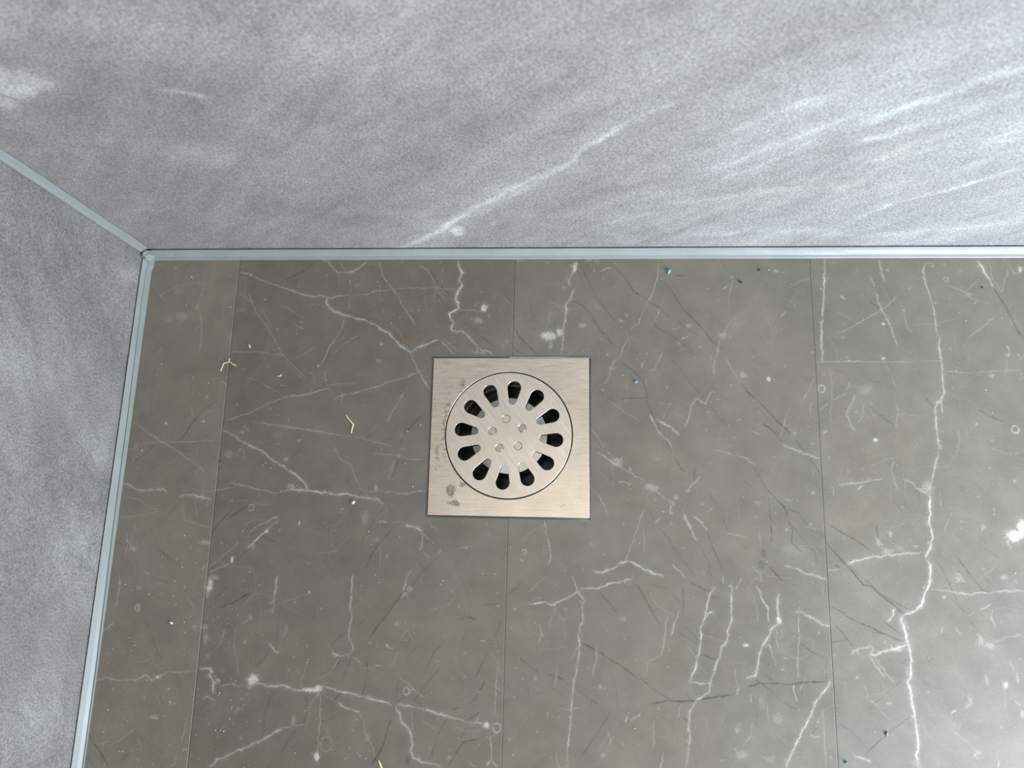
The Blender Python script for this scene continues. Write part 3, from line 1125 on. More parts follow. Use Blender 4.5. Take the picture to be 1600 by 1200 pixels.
def scribble(x, y, rx, ry, st):
    """a small crystalline patch: soft base with a tangle of fine strokes"""
    big = max(rx, ry) > 4.5 * PX
    FR.blot('vein', x, y, rx * 0.95, ry * 0.95, st * (0.85 if st >= 0.8 else 0.42 if big else 0.30), FN)
    n = int(np.clip(rx * ry / (PX * PX) * 0.16, 2, 46))
    for _ in range(n):
        rr = rng.uniform(0, 0.85) ** 0.7; an = rng.uniform(0, 6.28)
        px_, py_ = x + rx * rr * math.cos(an), y + ry * rr * math.sin(an)
        a_ = rng.uniform(0, 6.28); L = rng.uniform(0.25, 0.7) * min(max(rx, ry), 6 * PX)
        q = [(px_, py_)]
        for _k in range(2):
            a_ += rng.normal(0, 0.7)
            q.append((q[-1][0] + L * math.cos(a_), q[-1][1] + L * math.sin(a_)))
        FR.line('vein', q, st * rng.uniform(0.55, 1.0), 0.42 * PX, 0.4 * PX)


def feather(pts, st, w):
    pts = np.asarray(pts)
    for a_, b_ in zip(pts[:-1], pts[1:]):
        L = math.hypot(*(b_ - a_))
        an = math.atan2(b_[1] - a_[1], b_[0] - a_[0])
        for _ in range(max(1, int(L / (2.2 * PX)))):
            t = rng.uniform(0, 1); o = rng.normal(0, 0.7) * w * PX
            p0 = a_ + (b_ - a_) * t + np.array([-math.sin(an), math.cos(an)]) * o
            a2 = an + rng.normal(0, 0.8); h = rng.uniform(1.2, 4.0) * PX
            FR.line('vein', [p0, p0 + h * np.array([math.cos(a2), math.sin(a2)])], st * rng.uniform(0.25, 0.7), 0.4 * PX, 0.4 * PX)


ox = oy = 0.0
for ln in VEINS.strip().splitlines():
    f = ln.split()
    if f[0] == '@':
        ox, oy = float(f[1]), float(f[2])
        continue
    def P(tok):
        a, b = tok.split(',')
        return on_floor(ox + float(a) / 4, oy + float(b) / 4)
    def D(tok):
        a, b = tok.split(',')
        return float(a) / 4 * PX, float(b) / 4 * PX
    st = float(f[1])
    if f[0] == 'w':
        w = float(f[2])
        FR.line('vein', [P(t) for t in f[3:]], st * 0.92, w * 0.36 * PX, 0.55 * PX + 0.15 * w * PX, halo=0.14 if st > 0.6 else 0.0)
        if st >= 0.55: feather([P(t) for t in f[3:]], st, w)
    elif f[0] == 'd':
        w = float(f[2])
        FR.line('crack', [P(t) for t in f[3:]], st * 1.4, w * 0.46 * PX, 0.45 * PX)
    elif f[0] == 'b':
        x, y = P(f[2]); rx, ry = D(f[3])
        scribble(x, y, rx, ry, st)
    elif f[0] == 'k':
        x, y = P(f[2]); rx, ry = D(f[3])
        FR.blot('crack', x, y, rx, ry, st * 0.8, FN)
    elif f[0] == 'r':
        x, y = P(f[2]); r = float(f[3]) / 4 * PX
        FR.line('vein', [(x + r * math.cos(a), y + r * 1.15 * math.sin(a)) for a in np.linspace(0, 6.3, 16)], st * 0.8, 0.85 * PX, 0.3 * PX, fade=False)

# scattered small fossils, flecks and hairlines that fill the print
for i in range(300):
    x = rng.uniform(0.0, 0.90); y = rng.uniform(-0.52, -0.005)
    r = abs(rng.normal(0, 0.00035)) + 0.00035
    FR.blot('vein', x, y, r * rng.uniform(.7, 1.5), r * rng.uniform(.7, 1.5), rng.uniform(.08, .26), FN)
for i in range(260):
    r = rng.uniform(1.0, 2.2) * PX
    scribble(rng.uniform(0.0, 0.90), rng.uniform(-0.52, -0.005), r, r * rng.uniform(.7, 1.4), rng.uniform(.25, .6))
for i in range(230):
    x = rng.uniform(0.0, 0.90); y = rng.uniform(-0.52, -0.005)
    a = rng.choice([-0.8, 1.0, 1.55, 0.05]) + rng.normal(0, 0.3)
    L = rng.uniform(.006, .035)
    pts = [(x, y)]
    for k in range(3):
        a += rng.normal(0, 0.3)
        pts.append((pts[-1][0] + L / 3 * math.cos(a), pts[-1][1] + L / 3 * math.sin(a)))
    FR.line('vein', pts, rng.uniform(.08, .22), 0.55 * PX, 0.6 * PX)
for i in range(240):
    x = rng.uniform(0.0, 0.90); y = rng.uniform(-0.52, -0.005)
    a = (-0.8 if x > 0.40 else rng.choice([0.85, -0.8])) + rng.normal(0, 0.2)
    L = rng.uniform(.006, .03)
    pts = [(x, y)]
    for k in range(3):
        a += rng.normal(0, 0.2)
        pts.append((pts[-1][0] + L / 3 * math.cos(a), pts[-1][1] + L / 3 * math.sin(a)))
    FR.line('crack', pts, rng.uniform(.12, .32), 0.45 * PX, 0.35 * PX)
# broad tone differences of the print (px centre, px radius, amount)
for (u, v, ru, rv, t) in [(330, 420, 45, 50, .16), (300, 470, 50, 60, .06), (560, 450, 120, 50, -.04), (700, 470, 90, 60, -.06),
                          (560, 560, 90, 60, -.05), (420, 600, 70, 80, -.07), (300, 960, 60, 60, -.06), (260, 720, 60, 60, -.04),
                          (470, 900, 110, 90, -.06), (640, 1030, 120, 70, -.02), (680, 1160, 120, 60, .05), (850, 1000, 60, 80, -.05),
                          (930, 1100, 80, 70, -.10), (960, 850, 30, 22, .12), (960, 880, 90, 60, -.06), (1120, 820, 70, 60, -.04),
                          (1230, 870, 40, 20, .08), (1370, 870, 80, 60, .06), (1350, 630, 30, 25, .08), (1150, 520, 110, 90, .07),
                          (1340, 900, 60, 70, .06), (1500, 800, 70, 90, .03), (1180, 1100, 90, 70, -.03), (440, 1150, 60, 60, -.06)]:
    x, y = on_floor(u, v)
    FR.blot('tone', x, y, ru * PX, rv * PX, t * 0.8, None, add=True)
x, y = on_floor(632, 527)
FR.blot('stain', x, y, 7 * PX, 7 * PX, 0.40)
for (u, v, r, t) in [(1124, 985, 5, .35), (1067, 725, 6, .18), (740, 830, 12, .12), (1106, 945, 4, .25)]:
    x, y = on_floor(u, v)
    FR.blot('stain', x, y, r * PX, r * PX, t)

# ------------------------------------------------------------------ slabs with a printed face
def axis(a, b, fine0, fine1, pitch, coarse, edge):
    """coordinates from a to b, fine inside [fine0, fine1], doubled at the ends for the side skirt"""
    xs = []
    if fine0 > a + edge: xs += list(np.linspace(a + edge, fine0, max(2, int((fine0 - a) / coarse) + 1))[:-1])
    f0, f1 = max(a + edge, fine0), min(b - edge, fine1)
    if f1 > f0: xs += list(np.linspace(f0, f1, max(2, int((f1 - f0) / pitch) + 1)))
    if fine1 < b - edge:
        s = max(fine1, a + edge)
        xs += list(np.linspace(s, b - edge, max(2, int((b - s) / coarse) + 1))[1 if xs else 0:])
    return np.array([a, a] + xs + [b, b])


def face_slab(name, us, vs, depth, bevel, to_world, ras, names, mat, parent=None, hole=None, tone=0.0, flip=False):
    nu, nv = len(us), len(vs)
    U, V = np.meshgrid(us, vs)
    Dp = np.zeros_like(U)
    Dp[:, 1] = bevel; Dp[:, -2] = bevel; Dp[1, :] = bevel; Dp[-2, :] = bevel
    Dp[:, 0] = depth; Dp[:, -1] = depth; Dp[0, :] = depth; Dp[-1, :] = depth
    U = U.ravel(); V = V.ravel(); Dp = Dp.ravel()
    co = to_world(U, V, Dp)
    idx = np.arange(nu * nv).reshape(nv, nu)
    q = np.stack([idx[:-1, :-1], idx[:-1, 1:], idx[1:, 1:], idx[1:, :-1]], -1).reshape(-1, 4)
    if hole is not None:
        keep = ~hole(U[q].mean(1), V[q].mean(1))
        q = q[keep]
    if flip: q = q[:, ::-1]
    me = bpy.data.meshes.new(name)
    me.vertices.add(len(co)); me.vertices.foreach_set('co', co.astype(np.float32).ravel())
    me.loops.add(q.size); me.loops.foreach_set('vertex_index', q.astype(np.int32).ravel())
    me.polygons.add(len(q))
    me.polygons.foreach_set('loop_start', np.arange(0, q.size, 4, dtype=np.int32))
    me.update(calc_edges=True)
    for n in names:
        a = me.attributes.new(n, 'FLOAT', 'POINT')
        val = ras.sample(n, U, V).astype(np.float32)
        if n == 'tone': val = val + tone
        a.data.foreach_set('value', val)
    return link_mesh(name, me, mat, parent)


# ------------------------------------------------------------------ floor and tiles
DC = Vector((0.380596, -0.184546, 0.0))       # drain centre
DROT = 0.0069
DH = 0.075                                     # half side of the drain plate
HX0, HX1 = DC.x - DH - 0.0016, DC.x + DH + 0.0012
HY0, HY1 = DC.y - DH - 0.0018, DC.y + DH + 0.0014

bm = bmesh.new()
def quadbox(bm, x0, x1, y0, y1, z0, z1):
    v = [bm.verts.new(p) for p in ((x0, y0, z0), (x1, y0, z0), (x1, y1, z0), (x0, y1, z0), (x0, y0, z1), (x1, y0, z1), (x1, y1, z1), (x0, y1, z1))]
    for f in ((0, 3, 2, 1), (4, 5, 6, 7), (0, 1, 5, 4), (1, 2, 6, 5), (2, 3, 7, 6), (3, 0, 4, 7)):
        bm.faces.new([v[i] for i in f])
FX0, FX1, FY0, FY1 = -0.004, 1.2281, -1.24, 0.0
quadbox(bm, FX0, HX0 - .001, FY0, FY1, -0.05, -0.0042)
quadbox(bm, HX1 + .001, FX1, FY0, FY1, -0.05, -0.0042)
quadbox(bm, HX0 - .001, HX1 + .001, HY1 + .001, FY1, -0.05, -0.0042)
quadbox(bm, HX0 - .001, HX1 + .001, FY0, HY0 - .001, -0.05, -0.0042)
floor = obj_bm('floor', bm, SUBFLOOR)
tag(floor, 'grey marble-look vinyl tile floor of the shower', None, None, 'structure')

SX = [0.099743, 0.381405, 0.664875, 0.948100, 1.2281]
X0S = [None] + SX[:-1]
tones = [0.15, -0.06, 0.0, 0.04, 0.0]
zoff = [0.00025, 0.0, 0.00005, 0.0001, 0.0]
gaps = [0.00016, 0.00007, 0.00007, 0.00007, 0.0001]
PITCH = 0.00062


def in_hole(u, v):
    return (u > HX0) & (u < HX1) & (v > HY0) & (v < HY1)


YROWS = [(-0.6155, -0.0006), (-1.24, -0.6160)]
for r, (y0, y1) in enumerate(YROWS):
    for i in range(5):
        xb = SX[i] - gaps[i]
        xa = 0.0008 if i == 0 else SX[i - 1] + gaps[i - 1]
        fx0, fx1 = (-0.01, 0.88) if r == 0 else (9, 9.1)
        fy0, fy1 = (-0.497, 0.0) if r == 0 else (9, 9.1)
        if r or i == 4:
            us = axis(xa, xb, xa - 1, xb + 1, 0.03, 0.03, 0.00025)
            vs = axis(y0, y1, y0 - 1, y1 + 1, 0.03, 0.03, 0.00025)
        else:
            us = axis(xa, xb, fx0, fx1, PITCH, 0.02, 0.00025)
            vs = axis(y0, y1, fy0, fy1, PITCH, 0.02, 0.00025)
            us = np.unique(np.r_[us[2:-2], [x for x in (HX0, HX1) if xa + .001 < x < xb - .001]])
            us = np.r_[xa, xa, us, xb, xb]
            vs = np.unique(np.r_[vs[2:-2], HY0, HY1])
            vs = np.r_[y0, y0, vs, y1, y1]
        def tw(U, V, D, i=i, xa=xa, xb=xb):
            if i == 0:
                left = WA * V + 0.0008
                X = left + (U - xa) / (xb - xa) * (xb - left)
            else:
                X = U
            return np.stack([X, V, zoff[i] - D], -1)
        face_slab('tile', us, vs, 0.004, 0.00015, tw, FR, ('vein', 'crack', 'tone', 'stain'), TILE, floor,
                  in_hole if (r == 0 and i in (1, 2)) else None, tones[i])

# ------------------------------------------------------------------ walls
def fill_wall(ras, data, proj, sc):
    N = 0.6 * ras.vnoise(0.012) + 0.4 * ras.vnoise(0.004)
    for ln in data.strip().splitlines():
        f = ln.split()
        name = {'l': 'light', 'd': 'dark', 'c': 'cream'}[f[0][0]]
        if len(f[0]) == 1:
            pts = [proj(*map(float, t.split(','))) for t in f[3:]]
            w = float(f[2]) * sc
            ras.line(name, pts, float(f[1]), w, w * 0.45, halo=0.25)
        else:
            x, y = proj(*map(float, f[2].split(',')))
            rx, ry = map(float, f[3].split(','))
            ras.blot(name, x, y, rx * sc, ry * sc * 1.4, float(f[1]), N if f[0][1] == 'n' else None)


BACK = """
l .42 10 600,395 640,385 690,360 730,335 790,300 830,283 880,262 925,225 960,205 1010,180 1055,160
l .95 7 655,380 690,358 715,344 735,333
ln .9 715,362 14,16
l .55 7 770,310 830,283
l .8 3 928,226 940,218 955,210
l .35 7 1015,180 1055,160
ln .5 35,125 38,22
ln .7 25,140 30,16
ln .4 8,160 18,14
l .6 2 253,142 280,144 300,148 320,154
ln .6 310,149 10,5
lb .22 180,40 120,45
lb .2 340,60 90,40
lb .15 300,240 60,25
lb .2 470,70 60,40
d .3 22 200,115 240,150 215,200 185,250 160,310
d .3 14 100,95 130,110
db .3 85,60 30,20
db .3 115,170 40,16
d .25 16 330,130 300,200 230,250
db .35 330,215 55,25
db .3 260,110 30,16
d .16 30 380,330 480,300 600,260 720,210 820,180
d .25 22 430,350 520,340 600,310 700,260
db .35 470,330 70,30
db .4 560,345 70,22
db .3 640,320 60,22
d .25 14 660,255 740,225 800,205
d .35 16 850,330 920,310 980,290 1060,275
db .35 900,345 60,16
db .3 860,360 60,14
d .28 16 960,200 1040,195 1100,190 1180,165
d .35 10 1000,200 1080,190
d .22 26 740,90 860,85 960,90
d .2 16 820,60 880,40 1000,20 1080,10
d .2 12 960,90 1050,60 1120,40
d .25 14 1220,90 1260,70 1300,55
db .3 1270,30 80,20
dn .4 1330,90 10,8
d .2 14 1420,30 1500,20 1560,25
d .25 10 1200,250 1290,235 1360,220
d .25 10 1380,215 1460,200 1560,180
l .3 9 1095,270 1180,240 1240,215 1290,195 1360,172
l .35 5 1120,282 1200,255 1280,215
l .35 9 1150,205 1200,180 1290,150
l .4 14 1350,195 1420,165 1500,140 1600,105
l .3 10 1340,225 1440,200 1540,165
l .4 4 1330,345 1400,318 1480,298 1540,280 1600,262
d .35 2.5 1340,350 1420,315 1490,300 1545,283
l .25 3 1300,330 1400,300
d .3 3 1080,352 1150,345 1240,335
d .3 2 1080,380 1180,365 1300,345
d .25 3 1400,365 1500,345 1600,325
l .25 14 1050,370 1200,360 1350,370 1600,350
l .2 5 1350,255 1450,235 1600,205
c .4 6 840,285 790,310 760,320
c .4 7 950,350 985,342 1010,335 1030,332
c .3 12 1040,320 1120,310 1200,300 1290,290
c .35 10 1360,255 1400,240 1430,225
c .25 8 1300,300 1360,280
c .3 7 1540,225 1600,215
d .3 3 820,225 870,205 920,200
"""
BR = Raster(-0.005, -0.002, 0.98, 0.46, 0.0020, ('light', 'dark', 'cream'))
fill_wall(BR, BACK, on_back, 0.00048)
LEFT = """
d .35 14 30,275 60,330 70,360
db .45 25,275 18,8
d .3 16 60,420 110,450 150,520
db .35 130,490 50,40
db .3 90,440 45,30
db .3 60,690 45,30
d .25 14 10,760 60,720 110,690
db .3 70,860 40,30
db .3 120,1000 26,30
d .3 8 10,980 60,950 40,900
db .25 30,1040 40,30
lb .2 150,700 40,40
lb .2 130,860 40,60
lb .2 60,1120 60,50
lb .15 20,560 40,60
lb .2 200,430 16,24
d .4 1.5 100,660 125,725 135,800
d .35 1.5 5,990 30,970
db .2 170,560 30,20
"""
LR = Raster(-0.005, -0.002, 0.56, 0.34, 0.0020, ('light', 'dark', 'cream'))
fill_wall(LR, LEFT, on_left, 0.0005)

us = axis(-0.001, 1.228, -0.01, 0.97, 0.0022, 0.04, 0.0002)
vs = axis(-0.05, 2.1, -0.06, 0.45, 0.0022, 0.06, 0.0002)
wall_back = face_slab('wall_back', us, vs, 0.03, 0.0, lambda U, V, D: np.stack([U, D + 0.0003, V], -1), BR, ('light', 'dark', 'cream'), WALLB)
tag(wall_back, 'stone-look grey wall panel with pale diagonal streaks behind the drain', None, None, 'structure')
us = axis(-0.001, 1.24, -0.01, 0.54, 0.0022, 0.04, 0.0002)
vs = axis(-0.05, 2.1, -0.06, 0.33, 0.0022, 0.06, 0.0002)
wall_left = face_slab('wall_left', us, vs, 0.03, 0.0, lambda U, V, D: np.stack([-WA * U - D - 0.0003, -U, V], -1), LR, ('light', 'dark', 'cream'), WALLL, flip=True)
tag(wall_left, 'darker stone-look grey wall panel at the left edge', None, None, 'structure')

# ------------------------------------------------------------------ silicone joints
def loft(name, rings, mat, cap=True):
    bm = bmesh.new()
    R = [[bm.verts.new(p) for p in r] for r in rings]
    n = len(rings[0])
    for a, b in zip(R[:-1], R[1:]):
        for k in range(n):
            bm.faces.new((a[k], a[(k + 1) % n], b[(k + 1) % n], b[k]))
    if cap:
        bm.faces.new(R[0][::-1]); bm.faces.new(R[-1])
    bmesh.ops.recalc_face_normals(bm, faces=bm.faces)
    o = obj_bm(name, bm, mat)
    return o


def wob(t, k):
    return math.sin(t * 31 + k) * 0.5 + math.sin(t * 83 + 2.1 * k) * 0.3 + math.sin(t * 190 + 3 * k) * 0.2


# back joint: (distance from wall, height) profile
rings = []
for x in np.r_[0.006, 0.0075, 0.0095, 0.012, np.linspace(0.016, 1.226, 240)]:
    s = 0.0089 + 0.00018 * wob(x, 1)
    h = 0.0089 + 0.00022 * wob(x, 4)
    pull = max(0, (0.014 - x) / 0.008)
    s += 0.0012 * pull
    e = 1 - 0.55 * max(0, (0.0085 - x) / 0.0025)
    dents = 0.0003 * wob(x * 1.7, 7)
    prof = [(0.0, 0.0), (0.0, h - 0.0016), (0.00045, h - 0.0011), (0.0007, h - 0.0002), (0.0014, h),
            (0.0028, 0.66 * h), (0.0045 + dents, 0.42 * h), (0.66 * s, 0.24 * h), (s - 0.0006, 0.0013), (s, 0.0009), (s, 0.0)]
    rings.append([(x, -0.0001 - a * 1.0, 0.0002 + max(b, 0) * e) for a, b in prof])
t1 = loft('trim_1', rings, SEAL)
tag(t1, 'light grey silicone joint running between the back wall and the floor', None, None, 'structure')

# left joint, with a tooled groove that wanders toward the floor edge
rings = []
for yy in np.r_[0.0035, 0.006, np.linspace(0.010, 1.236, 240)]:
    s = 0.0077 + 0.00018 * wob(yy, 2) + (0.0016 if yy < 0.02 else 0)
    h = 0.0077 + 0.0002 * wob(yy, 5) + 0.0014 * min(1, yy / 0.4)
    g = 0.46 + 0.36 * min(1, max(0, (yy - 0.05) / 0.40)) + 0.02 * wob(yy, 9)
    gd = 0.0004 + 0.0010 * min(1, max(0, (yy - 0.05) / 0.15))
    def zz(q): return (1 - q) ** 1.6 * h
    prof = [(0.0, 0.0), (0.0, h - 0.0016), (0.0004, h - 0.0012), (0.0007, h - 0.0002), (0.0012, h),
            (0.0012 + 0.5 * (g * s - 0.0012), zz(0.5 * g) + 0.0004), (g * s - 0.0005, zz(g) + 0.0008), (g * s, max(0.0004, zz(g) + 0.0006 - gd)), (g * s + 0.0005, zz(g) + 0.0005),
            (s - 0.0004, 0.0010), (s, 0.0007), (s, 0.0)]
    rings.append([(WA * -yy + 0.0001 + a, -yy, 0.0002 + b) for a, b in prof])
t2 = loft('trim_2', rings, SEAL)
tag(t2, 'grooved grey silicone joint running between the left wall and the floor', None, None, 'structure')

# vertical corner joint
rings = []
for z in np.r_[0.0102, np.linspace(0.0125, 0.5, 90), 2.08]:
    w = 0.0078 + 0.0005 * wob(z, 3) + 0.0012 * math.exp(-((z - 0.045) / 0.02) ** 2)
    d = 0.0048 + 0.0003 * wob(z, 6)
    e = 0.75 if z < 0.0115 else 1
    prof = [(0, 0), (0, d - 0.0005), (0.0006, d - 0.0004), (0.0012, d), (0.0022, d - 0.0003), (0.5 * w, 0.40 * d + 0.0008), (w - 0.0008, 0.0010), (w, 0.0004), (w, 0)]
    rings.append([(0.0001 + a * e - WA * b * e, -0.0001 - b * e, z) for a, b in prof])
t3 = loft('trim_3', rings, SEAL)
tag(t3, 'grey silicone joint rising up the corner between the two walls', None, None, 'structure')

# blob where the three joints meet
bm = bmesh.new()
bmesh.ops.create_icosphere(bm, subdivisions=4, radius=1.0)
for v in bm.verts:
    c = v.co
    n = 1 + 0.10 * math.sin(c.x * 5 + 1) * math.sin(c.y * 6) + 0.06 * math.sin(c.z * 9 + c.x * 4)
    v.co = Vector((c.x * 0.0056 * n, c.y * 0.0054 * n, c.z * 0.0078 * n))
    v.co = Matrix.Rotation(0.0, 3, 'Z') @ v.co + Vector((0.0052, -0.0056, 0.0052))
    v.co.z = max(v.co.z, 0.0003); v.co.x = max(v.co.x, 0.0002); v.co.y = min(v.co.y, -0.0002)
t4 = obj_bm('trim_4', bm, SEAL, smooth=True)
tag(t4, 'lumpy blob of grey silicone where the three joints meet in the corner', None, None, 'structure')

# ------------------------------------------------------------------ the drain
drain = bpy.data.objects.new('shower_drain', None)
COL.objects.link(drain)
drain.location = DC
drain.rotation_euler = (0, 0, DROT)
tag(drain, 'square brushed steel shower drain with a round slotted grate set in the floor', 'drain')


def curve_plate(name, loops, z_top, thick, bevel, mat, parent):
    cu = bpy.data.curves.new(name, 'CURVE')
    cu.dimensions = '2D'
    cu.fill_mode = 'BOTH'
    cu.extrude = thick / 2 - bevel
    cu.bevel_depth = bevel
    cu.bevel_resolution = 2
    cu.offset = -bevel
    for lp in loops:
        sp = cu.splines.new('POLY')
        sp.points.add(len(lp) - 1)
        for p, (x, y) in zip(sp.points, lp): p.co = (x, y, 0, 1)
        sp.use_cyclic_u = True
    tmp = bpy.data.objects.new(name + '_outline', cu)
    COL.objects.link(tmp)
    dg = bpy.context.evaluated_depsgraph_get()
    me = bpy.data.meshes.new_from_object(tmp.evaluated_get(dg))
    bpy.data.objects.remove(tmp)
    bpy.data.curves.remove(cu)
    me.name = name
    me.materials.clear()
    me.transform(Matrix.Translation((0, 0, z_top - thick / 2)))
    return link_mesh(name, me, mat, parent)


def circ(cx, cy, r, n=96):
    return [(cx + r * math.cos(2 * math.pi * k / n), cy + r * math.sin(2 * math.pi * k / n)) for k in range(n)]


GC = (-0.0008, 0.0009)
GR = 0.0595
WEAR = [(-0.054, -0.052, 0.0050, 0.0075, 1.0, 0.60), (-0.050, -0.064, 0.0075, 0.0035, 0.95, 0.62),
        (-0.043, -0.046, 0.0035, 0.0035, 1.0, 0.62), (-0.046, 0.049, 0.0040, 0.0085, 0.85, 0.66),
        (-0.060, 0.012, 0.009, 0.05, 0.75, 0.68), (-0.068, -0.02, 0.007, 0.03, 0.7, 0.69), (-0.046, -0.035, 0.006, 0.012, .8, .68),
        (0.05, -0.064, 0.012, 0.003, 0.6, 0.70), (0.066, -0.045, 0.005, 0.02, 0.5, 0.70), (-0.02, -0.052, 0.02, 0.004, 0.6, 0.70)]
STEEL_F = mat_steel('brushed_steel_frame', 0.0, (0.84, 0.765, 0.66), 0.30, WEAR)
STEEL_G = mat_steel('brushed_steel_grate', -0.95, (0.86, 0.80, 0.715), 0.34, [(-0.03, 0.01, 0.03, 0.03, 0.35, 0.70)])
sq = [(-DH + .0006, -DH), (DH - .0006, -DH), (DH, -DH + .0006), (DH, DH - .0006), (DH - .0006, DH), (-DH + .0006, DH), (-DH, DH - .0006), (-DH, -DH + .0006)]
frame = curve_plate('frame', [sq, circ(GC[0], GC[1], 0.0606, 128)], 0.0007, 0.003, 0.0003, STEEL_F, drain)

loops = [circ(GC[0], GC[1], GR, 128)]
a0 = math.radians(84.1)
for k in range(12):
    a = a0 - k * math.pi / 6
    ro, ri, Ro, Ri = 0.110 * GR, 0.060 * GR, 0.760 * GR, 0.545 * GR
    tl = math.asin((ro - ri) / (Ro - Ri))
    pts = []
    for q in np.linspace(-math.pi / 2 - tl, math.pi / 2 + tl, 16): pts.append((Ro + ro * math.cos(q), ro * math.sin(q)))
    for q in np.linspace(math.pi / 2 + tl, 3 * math.pi / 2 - tl, 12): pts.append((Ri + ri * math.cos(q), ri * math.sin(q)))
    ca, sa = math.cos(a), math.sin(a)
    loops.append([(GC[0] + x * ca - y * sa, GC[1] + x * sa + y * ca) for x, y in pts])
RV = [(-16, 101), (85, 43), (62, -71), (-56, -84), (-103, 23)]
RV = [(GC[0] + x / 4 * 0.000597, GC[1] + y / 4 * 0.000597) for x, y in RV]
for x, y in RV: loops.append(circ(x, y, 0.0039, 28))
grate = curve_plate('grate', loops, 0.0009, 0.0016, 0.00022, STEEL_G, drain)
tag(grate, 'round steel grate with twelve tapered slots')
bm = bmesh.new()
prof = [(0.0, 0.0), (0.0034, 0.0), (0.00352, -0.00008), (0.00356, -0.0003), (0.00356, -0.0013)]
prev = None
n = 28
for r, z in prof:
    if r == 0:
        ring = [bm.verts.new((0, 0, z))]
    else:
        ring = [bm.verts.new((r * math.cos(2 * math.pi * k / n), r * math.sin(2 * math.pi * k / n), z)) for k in range(n)]
    if prev:
        for k in range(n):
            if len(prev) == 1: bm.faces.new((prev[0], ring[k], ring[(k + 1) % n]))
            else: bm.faces.new((prev[k], ring[k], ring[(k + 1) % n], prev[(k + 1) % n]))
    prev = ring
bmesh.ops.recalc_face_normals(bm, faces=bm.faces)
me = bpy.data.meshes.new('rivet'); bm.to_mesh(me); bm.free()
me.materials.append(mat_plain('rivet_steel', (0.76, 0.71, 0.64), 0.26, 1.0, 0.06, 900))
for i, (x, y) in enumerate(RV):
    o = bpy.data.objects.new('rivet', me); COL.objects.link(o)
    o.parent = grate
    o.location = (x, y, 0.00062)
    o.rotation_euler = ([0.02, -0.04, 0.06, 0.03, -0.02][i], [0.03, 0.05, -0.03, 0.0, -0.05][i], i)


def lathe(name, prof, mat, parent, n=96, smooth=True):
    bm = bmesh.new()
    prev = None
    for r, z in prof:
        if r == 0: ring = [bm.verts.new((GC[0], GC[1], z))]
        else: ring = [bm.verts.new((GC[0] + r * math.cos(2 * math.pi * k / n), GC[1] + r * math.sin(2 * math.pi * k / n), z)) for k in range(n)]
        if prev:
            for k in range(n):
                k2 = (k + 1) % n
                if len(prev) == 1 and len(ring) == 1: break
                if len(prev) == 1: bm.faces.new((prev[0], ring[k], ring[k2]))
                elif len(ring) == 1: bm.faces.new((prev[k], ring[0], prev[k2]))
                else: bm.faces.new((prev[k], ring[k], ring[k2], prev[k2]))
        prev = ring
    bmesh.ops.recalc_face_normals(bm, faces=bm.faces)
    o = obj_bm(name, bm, mat, parent)
    if smooth:
        me = o.data
        for p in me.polygons: p.use_smooth = True
        try: me.set_sharp_from_angle(angle=0.5)
        except Exception: pass
    return o


lathe('trap_cup', [(0, -0.0058), (0.0340, -0.0058), (0.0362, -0.0062), (0.0366, -0.0072), (0.0366, -0.028), (0.0350, -0.028), (0.0350, -0.0075), (0, -0.0075)], CUP, drain)
lathe('drain_body', [(0.0600, -0.0024), (0.0600, -0.0045), (0.0570, -0.0050), (0.0570, -0.012), (0.0555, -0.0125), (0.0555, -0.018), (0.0535, -0.0185),
                     (0.0535, -0.026), (0.0515, -0.0265), (0.0515, -0.046), (0, -0.048), (0, -0.0495), (0.054, -0.0485), (0.0615, -0.012), (0.0625, -0.0024)], BLACK, drain)

# sealant that fills the cut-out around the plate
def seal_ring():
    bm = bmesh.new()
    inner = DH + 0.00005
    o = []
    ip = [(-inner, -inner), (inner, -inner), (inner, inner), (-inner, inner)]
    op = [(HX0 - DC.x - .0004, HY0 - DC.y - .0005), (HX1 - DC.x + .0002, HY0 - DC.y - .0004), (HX1 - DC.x + .0002, HY1 - DC.y + .0004), (HX0 - DC.x - .0004, HY1 - DC.y + .0004)]
    n = 40
    A, B, Cc = [], [], []
    for k in range(4):
        for j in range(n):
            t = j / n
            q = np.array(ip[k]) * (1 - t) + np.array(ip[(k + 1) % 4]) * t
            p = np.array(op[k]) * (1 - t) + np.array(op[(k + 1) % 4]) * t
            w = 0.00015 * wob(t * 0.15 + k, k)
            nrm = [(0, -1), (1, 0), (0, 1), (-1, 0)][k]
            A.append(bm.verts.new((q[0], q[1], -0.0009)))
            m = 0.45 * q + 0.55 * p
            B.append(bm.verts.new((m[0], m[1], -0.00015 + 0.0002 * wob(t * .2 + k, 3))))
            Cc.append(bm.verts.new((p[0] + nrm[0] * w, p[1] + nrm[1] * w, 0.00012)))
    Dn = [bm.verts.new((v.co.x, v.co.y, -0.0035)) for v in Cc]
    En = [bm.verts.new((v.co.x, v.co.y, -0.0035)) for v in A]
    N = len(A)
    for k in range(N):
        k2 = (k + 1) % N
        for a, b in ((A, B), (B, Cc), (Cc, Dn), (Dn, En), (En, A)):
            bm.faces.new((a[k], b[k], b[k2], a[k2]))
    bmesh.ops.recalc_face_normals(bm, faces=bm.faces)
    return obj_bm('sealant_joint', bm, SEAL_DARK, drain)
seal_ring()

